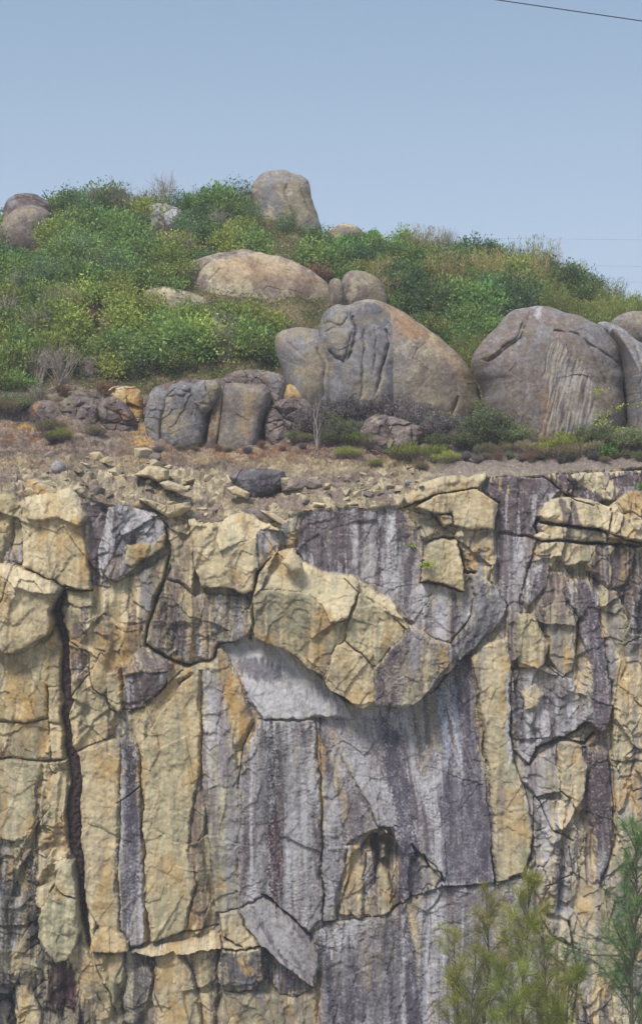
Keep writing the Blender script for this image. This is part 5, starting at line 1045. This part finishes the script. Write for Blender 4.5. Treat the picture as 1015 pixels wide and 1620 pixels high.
# ones that stand out
def spiky(p, h=2.0):
    rs = np.random.RandomState(5); g = Geo()
    for i in range(90):
        a = rs.uniform(0, 6.28); el = rs.uniform(.15, 1.4); d = np.array([math.cos(a)*math.cos(el), math.sin(a)*math.cos(el), math.sin(el)]); L = h*rs.uniform(.6, .9); b = np.array([0, 0, .5+rs.uniform(0, .4)])
        s = unit(np.cross(d, [0, 0, 1.])[None])[0]*.045; m1 = b+d*L*.5; t = b+d*L+np.array([0, 0, -.45*L*math.cos(el)]); col = G(96,130,70)*rs.uniform(.7, 1.35)
        g.add(np.array([b-s, b+s, m1+s, m1-s, m1-s, m1+s, t+s*.2, t-s*.2]), np.array([[0, 1, 2, 3], [4, 5, 6, 7]]), np.tile(col, (8, 1)))
    e_ = empty('spiky_plant', p); tag(e_, 'spiky rosette plant with long arching leaves right of the white speckled boulder', 'plant'); o = link('leaves', g.mesh('leaves'), M_LEAF, e_)
    g2 = Geo(); tube(g2, [(0, 0, -.2), (0, 0, .4), (.02, 0, .9)], [.12, .1, .06], BARKC, 6); link('trunk', g2.mesh('trunk'), M_BARK, e_)
Ys = 112.0; spiky(Vector(((296-507.5)/F*Ys, Ys, CZ+(810-348)/F*Ys)), 1.7)
plant('tree', 128, 345, .95, 1.0, label='small dark tree with ragged top sticking above the skyline right of the far left boulders')
plant('tree', 600, 415, .7, 1.0, label='small dark tree on the skyline right of the bright green shrub')
plant('blu', 372, 340, 1.15, label='big blue green shrub touching the left side of the tall skyline boulder')
plant('blu', 455, 372, .85, label='blue green shrub in front of the tall skyline boulder foot')
plant('brt', 270, 420, .9, label='bright fresh green shrub left of the tan dome boulder top')
plant('brt', 545, 412, 1.35, label='broad bright green shrub on the slope below the small skyline boulder')
plant('tree', 865, 465, .8, .9, label='dark green tree rising over the skyline behind the biggest grey boulder')
plant('mid', 500, 392, .8, label='green shrub at the right foot of the tall skyline boulder')
# plants on the bench and at the feet of the boulders
for kind, u, v, s in [('heath',495,690,1.0),('heath',522,684,1.2),('heath',548,682,1.25),('heath',575,678,1.2),('heath',602,676,1.3),('heath',630,680,1.3),('heath',656,688,1.2),('heath',682,695,1.1),('heath',540,700,.9),('heath',706,700,1.0),('heath',735,706,.9),('heath',562,696,.9),
    ('dead',508,700,.55),('dead',590,690,.6),('dead',720,712,.5),('grn',775,708,1.3),('grn',805,712,1.1),('fbr',850,726,.8),('fbr',895,726,.8),('grn',690,712,.8),
    ('fth',575,712,1.1),('fth',548,725,.8),('fth',650,728,1.2),('fth',680,728,1.0),('fth',622,726,.7),('fth',885,716,1.25),('fth',860,722,.9),('fth',742,712,.8),('fth',705,735,.7),('fth',590,738,.5),
    ('fbr',830,722,.95),('fbr',910,720,.8),('fbr',800,716,.85),('fbr',940,722,.9),('fbr',770,722,.75),('fbr',665,742,.5),('fbr',480,700,.7),
    ('grn',760,700,1.2),('grn',785,705,1.2),('grn',815,712,1.0),('grn',735,715,.9),('grn',770,665,1.0),('grn',510,680,.9),('grn',530,690,1.0),('grn',550,700,.9),('grn',520,705,.7),('grn',930,712,.9),('grn',985,718,1.0),('grn',1005,715,1.1),('grn',955,715,.9),('grn',465,700,.5),
    ('brt',690,690,.85),('brt',965,700,.6),('brt',960,722,.55),('brt',1014,775,.4),('mid',555,668,.6),('mid',705,690,.6),('yel',640,655,.35),
    ('fth',95,698,.9),('fbr',78,692,.9),('heath',85,700,.6),('fbr',150,690,.7),('rust',165,625,.6),('grn',20,655,.9),('fbr',5,660,1.0),('fbr',40,645,.8),('grn',60,640,.7),('fbr',370,600,.6),('rust',300,600,.5),('dead',465,628,.6),('dead',485,600,.5),('dead',465,575,.5)]:
    plant(kind, u, v, s, bench=True)
for u in range(20, 230, 21):
    plant(rnd.choice(('grn', 'fbr', 'rust', 'heath', 'dead')), u+rnd.uniform(-8, 8), float(np.interp(u, [0, 60, 230], [662, 640, 618]))+rnd.uniform(-4, 6), rnd.uniform(.4, .6), bench=True)
for u in range(668, 1015, 17):
    plant(rnd.choice(('fbr', 'rust', 'grn', 'fbr', 'heath')), u+rnd.uniform(-8, 8), rnd.uniform(724, 733), rnd.uniform(.25, .45), bench=True)
for u in range(230, 500, 27):
    plant(rnd.choice(('rust', 'fbr', 'heath')), u+rnd.uniform(-8, 8), rnd.uniform(706, 722), rnd.uniform(.25, .4), bench=True)
plant('dead', 210, 600, .9, label='pale leafless shrub in front of the yellow green scrub above the ochre bank')
# dead pale stem with forked branches
g = Geo(); pc = G(170, 162, 156, .7)
for pts, r in [([(0,0,0),(.02,0,.7),(-.03,0,1.3),(.06,0,1.9),(.16,0,2.4)], .045), ([(-.03,0,1.2),(-.15,0,1.6),(-.14,.05,2.2)], .03), ([(0,0,.1),(-.12,0,.6),(-.14,0,1.1),(-.08,0,1.5)], .03), ([(.01,0,.6),(.16,0,1.1),(.14,0,1.6)], .025), ([(.06,0,1.8),(-.05,0,2.2),(-.02,0,2.5)], .02), ([(.05,0,.1),(.14,.02,.6),(.2,0,.9)], .02)]:
    tube(g, pts, np.linspace(r, .008, len(pts)), pc, 6)
o = link('dead_stem', g.mesh('dead_stem', True), M_DRY); o.location = bench_pt(500, 706)+Vector((0, -.3, -.05)); tag(o, 'pale dead forked stem standing upright on the bench below the boulders', 'dead tree')
# yellow green sprig at the right edge
g = Geo(); rs = np.random.RandomState(9)
for i in range(7):
    a = rs.uniform(-.9, .6); t = np.array([a*1.5, rs.normal()*.2, rs.uniform(1.0, 3.0)]); tube(g, [(0, 0, 0), t*.5+rs.normal(size=3)*.08, t], [.02, .014, .005], BARKC, 3)
    leaves(g, np.repeat(t[None], 45, 0)+rs.normal(size=(45, 3))*[.22, .18, .10], rs.normal(size=(45, 3)), .13, .07, G(160, 172, 70), rs)
o = link('sapling', g.mesh('sapling'), M_LEAF); o.location = bench_pt(988, 712); tag(o, 'thin sapling with sparse yellow green leaves before the right edge boulder', 'sapling')
# tuft in the crack beside the squarish yellow block, dry grass hanging at the left edge
def tuft(name, p, label, col, n, L, w, up, spread, seed, cat='plant', lw=.02):
    rs = np.random.RandomState(seed); g = Geo(); base = rs.normal(size=(n, 3))*[spread, .08, .05]
    for i in range(n):
        d = unit((rs.normal(size=3)*[.6, .4, .35]+np.array(up))[None])[0]; l = L*rs.uniform(.5, 1.1); s = np.array([.8, 0, .3])*lw*.5; b = base[i]; m = b+d*l*.55; t = b+d*l+np.array([0, 0, -.25*l])
        g.add(np.array([b-s, b+s, m+s, m-s, m-s, m+s, t+s*.2, t-s*.2]), np.array([[0, 1, 2, 3], [4, 5, 6, 7]]), np.tile(col*rs.uniform(.7, 1.3), (8, 1)))
    o = link(name, g.mesh(name), M_LEAF); o.location = p; tag(o, label, cat); return o
tuft('grass_tuft', bench_pt(4, 1195), 'dry brown grass tuft hanging on a ledge at the left edge', G(140, 110, 80), 90, 1.6, .02, (.25, -.6, .6), .5, 3, 'grass', .018)
tuft('fern_tuft', bench_pt(672, 894)+Vector((0, -.15, 0)), 'small yellow green tuft growing left of the squarish yellow block', G(150, 165, 60), 60, .38, .04, (.1, -.7, .5), .16, 4, 'plant', .05)
tuft('fern_tuft', bench_pt(650, 862)+Vector((0, -.1, 0)), 'tiny green tuft on the right end of the purple streaked panel', G(130, 145, 70), 30, .25, .04, (0, -.7, .4), .06, 5, 'plant', .05)
# names that single each plant out
ORD = ['leftmost', 'second from the left', 'third from the left', 'fourth from the left', 'fifth from the left', 'sixth from the left', 'seventh from the left', 'eighth from the left', 'ninth from the left', 'tenth from the left', 'eleventh from the left', 'twelfth from the left']
gr = {}
for kind, u, v, e_ in PLANTS:
    m = min(MARK, key=lambda q: (q[0]-u)**2+(1.3*(q[1]-v))**2); dx, dy = u-m[0], (v-m[1])*1.2
    dr = ('right of' if dx > 0 else 'left of') if abs(dx) > abs(dy) else ('below' if dy > 0 else 'above')
    gr.setdefault((kind, m[2], dr), []).append((u, v, e_))
for (kind, mk, dr), L in gr.items():
    L.sort(key=lambda q: q[0])
    for i, (u, v, e_) in enumerate(L):
        lab = '%s %s %s' % (DESC[kind][1], dr, mk)
        if len(L) > 1: lab += ', %s' % (ORD[min(i, 11)] if i < len(L)-1 or len(L) < 3 else 'rightmost')
        lab = lab.replace('yellow green small leaved', 'yellow green').replace('rounded mid green leafy', 'mid green leafy').replace('with brown underside ', '').replace('thin grey green twiggy', 'grey green twiggy')
        if len(lab.split()) > 16: lab = lab.replace('the grey boulder behind the dome', 'the boulder behind the dome').replace(' from the left', ' from left').replace('the low boulder at the right edge', 'the right edge boulder').replace('the grey', '').replace('the small ', 'the ')
        if len(L) == 2 and i == 1: lab = lab.replace('second from the left', 'the right one')
        e_['label'] = lab; e_['group'] = {'shrub': 'shrubs over the hill and bench', 'reeds': 'reed clumps on the slope', 'bush': 'feathery bushes on the bench', 'tree': 'small trees on the crest'}[e_['category']]
# low ground cover on the hill and dry grass on the bench: nobody could count these
rs = np.random.RandomState(21); g = Geo(); n = 110000
uu = rs.uniform(-80, 1100, n); yy = 91+27*rs.random(n)**.9; zz = hill_z(uu, yy)+.35*fbm(uu/60, yy/2.5, 71, 4)*ss(90.5, 93, yy)
cen = np.stack([(uu-507.5)/F*yy, yy, zz+CZ+rs.uniform(0, .35, n)], -1)
pk = np.array([G(110,130,66), G(128,140,70), G(150,134,96), G(88,112,60), G(130,116,90)])[rs.randint(0, 5, n)]*(1+.6*fbm(uu/40, yy/2, 73, 3))[:, None]
leaves(g, cen, rs.normal(size=(n, 3))*1.2+np.array([0, 0, .8]), .15, .07, pk, rs, .2)
tag(link('ground_cover', g.mesh('ground_cover'), M_LEAF), 'low leafy undergrowth carpeting the hill between shrubs', 'undergrowth', kind='stuff')
g = Geo()
def grass(n, fu, fv, col, L, lw):
    u_ = fu(n); v_ = fv(u_); ii = np.clip(np.searchsorted(vs, v_), 0, NR-1); jj = np.clip(np.searchsorted(us, u_), 0, NC-1); p = SURF[ii, jj]
    keep = pn(u_/22, v_/7, 74) > -.12; p = p[keep]; m = len(p)
    leaves(g, p, rs.normal(size=(m, 3))*.55+np.array([0, -.1, 1.0]), L, lw, col*(1+.25*rs.normal(size=(m, 1))), rs, .2)
grass(12000, lambda n: rs.uniform(-60, 560, n), lambda u: rs.uniform(648, 742, len(u)), G(120,102,100), .16, .02)
grass(1500, lambda n: rs.uniform(-60, 460, n), lambda u: rs.uniform(690, RIM(u)-6), G(138,120,106), .14, .02)
grass(9000, lambda n: rs.uniform(480, 1080, n), lambda u: rs.uniform(690, 728, len(u)), G(128,104,98), .22, .022)
grass(5000, lambda n: rs.uniform(-60, 90, n), lambda u: rs.uniform(636, 668, len(u)), G(130,118,120), .35, .025)
grass(5000, lambda n: np.clip(rs.normal(300, 34, n), 230, 372), lambda u: rs.uniform(594, 606, len(u)), G(176,142,112), .42, .025)
grass(4000, lambda n: np.clip(rs.normal(455, 22, n), 420, 500), lambda u: rs.uniform(560, 610, len(u)), G(170,140,116), .5, .025)
tag(link('dry_grass', g.mesh('dry_grass'), M_DRY), 'short dry brownish grass and stubble over the bench', 'grass', kind='stuff')

# ------------------------------------------------------------------ casuarina trees in front of the cliff
def casuarina(name, label, u, Y, ztop, seed, col, spread, nb, nn=34, lean=0., droop=.2, base_from=.35, nl=.42, extra=()):
    rs = np.random.RandomState(seed); x = (u-507.5)/F*Y; zt = CZ+(810-ztop)/F*Y; g = Geo(); t = Geo()
    e_ = empty(name, (x, Y, 0)); tag(e_, label, 'tree')
    pts = [(lean*zt*(k/8.)+.12*math.sin(k*1.7+seed), .1*math.cos(k*2.1), zt*k/8.) for k in range(9)]
    tube(t, pts, np.linspace(.16, .015, 9), BARKC*.7, 7)
    P_ = np.array(pts)
    def spray(a, b, n, L, cc):
        tt = rs.random((n, 1))**.8; cen = a*(1-tt)+b*tt; d = unit((b-a)[None])[0]
        leaves(g, cen+rs.normal(size=(n, 3))*.05, d*.7+rs.normal(size=(n, 3))*.42+np.array([0, 0, .5-droop]), L, .011, cc, rs, .28)
    for i in range(nb):
        f = base_from+(1-base_from)*(i+.5)/nb; k = f*8; k0 = min(int(k), 7); p = P_[k0]*(1-(k-k0))+P_[k0+1]*(k-k0)
        a = rs.uniform(0, 6.28); L = spread*(1.12-f)*rs.uniform(.6, 1.15)+.4; d = unit(np.array([math.cos(a), math.sin(a), rs.uniform(.9, 2.4)])[None])[0]
        q1 = p+d*L*.5; q2 = p+d*L+np.array([math.cos(a)*L*.1, math.sin(a)*L*.1, .1]); tube(t, [p, q1, q2], [.03, .018, .006], BARKC*.8, 4)
        cc = col*rs.uniform(.75, 1.25)
        for m in range(9):
            s = rs.uniform(.25, 1); b = p*(1-s)+q2*s; e2 = b+unit((d*.8+rs.normal(size=3)*.6)[None])[0]*L*rs.uniform(.25, .6); tube(t, [b, e2], [.008, .003], BARKC, 3); spray(b, e2, nn, nl, cc*rs.uniform(.8, 1.2))
        spray(p*.4+q2*.6, q2, nn, nl, cc)
    for a, b, n in extra:
        a = np.array(a, float); b = np.array(b, float); tube(t, [a, (a+b)/2+[0, 0, -.12], b], [.045, .03, .01], BARKC*.6, 5)
        for m in range(n):
            s = rs.uniform(.15, 1); c_ = a*(1-s)+b*s+[0, 0, -.08]; e2 = c_+unit(((b-a)*.25+rs.normal(size=3)*[.5, .5, .4]+[0, 0, .1])[None])[0]*.5; spray(c_, e2, nn, nl, col*rs.uniform(.8, 1.2))
    link('trunk', t.mesh('trunk', True), M_BARK, e_); link('crown', g.mesh('crown'), M_NEEDLE, e_)
YG = G(156, 156, 70, .95); YG2 = G(132, 140, 66, .9); GR = G(104, 138, 72, .85)
casuarina('casuarina_tree', 'tallest feathery yellow green tree in front of the lower cliff', 828, 62, 1404, 1, YG, 2.3, 50, 24, .004)
casuarina('casuarina_tree', 'feathery yellow green tree with a pointed top, second from the left of the row', 768, 62.5, 1436, 2, YG, 1.7, 38, 22)
casuarina('casuarina_tree', 'short feathery yellow green tree at the left end of the row', 722, 62, 1490, 3, YG, 1.4, 30, 20, -.004)
casuarina('casuarina_tree', 'thin feathery tree right of the tallest yellow green tree', 862, 61.5, 1462, 4, YG2, 1.3, 28, 18)
casuarina('casuarina_tree', 'dense low olive green tree at the bottom beside the right edge trees', 900, 60.5, 1552, 5, YG2*.85, 2.2, 38, 34)
casuarina('casuarina_tree', 'small sparse feathery tree between the two left yellow green trees', 748, 61, 1520, 6, YG2, 1.4, 26, 18)
casuarina('casuarina_tree', 'low feathery tree under the tallest yellow green tree at the frame bottom', 800, 60, 1545, 7, YG2, 1.9, 30, 26)
zz_ = lambda v, Y: CZ+(810-v)/F*Y
casuarina('casuarina_tree', 'fresh green drooping tree at the right edge with one long side branch', 1004, 58, 1322, 8, GR, 2.7, 42, 24, -.003, .45, .62, .30,
          extra=[((-.45, 0, zz_(1512, 58)), (-2.5, -.1, zz_(1498, 58)), 22), ((-.3, 0, zz_(1500, 58)), (-.9, 0, zz_(1440, 58)), 8)])

# ------------------------------------------------------------------ overhead wires
def wire(name, label, a, b, r, mat, sag=.0, group=None):
    g = Geo(); a = np.array(a); b = np.array(b); n = 40; pts = [a*(1-t)+b*t-np.array([0, 0, sag*4*t*(1-t)]) for t in np.linspace(0, 1, n)]
    tube(g, pts, [r]*n, np.array([.1, .1, .1]), 6); tag(link(name, g.mesh(name, True), mat), label, 'wire', group)
wire('power_cable', 'dark cable crossing the upper right corner of the sky', W(500, -42, 62), W(1500, 104, 62), .019, M_WIRE, 0)
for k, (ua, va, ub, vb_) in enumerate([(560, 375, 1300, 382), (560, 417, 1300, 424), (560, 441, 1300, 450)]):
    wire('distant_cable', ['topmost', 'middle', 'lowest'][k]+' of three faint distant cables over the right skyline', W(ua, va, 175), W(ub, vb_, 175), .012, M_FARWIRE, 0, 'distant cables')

# ------------------------------------------------------------------ thin summer haze
HZ = 0.0007
bm = bmesh.new(); bmesh.ops.create_cube(bm, size=1.0); me = bpy.data.meshes.new('haze'); bm.to_mesh(me); bm.free()
hz_ = bpy.data.objects.new('haze', me); C.objects.link(hz_); hz_.scale = (6400, 4800, 66); hz_.location = (0, 1700, 32)
mh = bpy.data.materials.new('haze'); mh.use_nodes = True; mh.node_tree.nodes.clear()
ho = mh.node_tree.nodes.new('ShaderNodeOutputMaterial'); hv = mh.node_tree.nodes.new('ShaderNodeVolumePrincipled')
hv.inputs['Color'].default_value = (.86, .90, .96, 1); hv.inputs['Density'].default_value = HZ
mh.node_tree.links.new(hv.outputs[0], ho.inputs['Volume']); me.materials.append(mh); tag(hz_, kind='stuff')
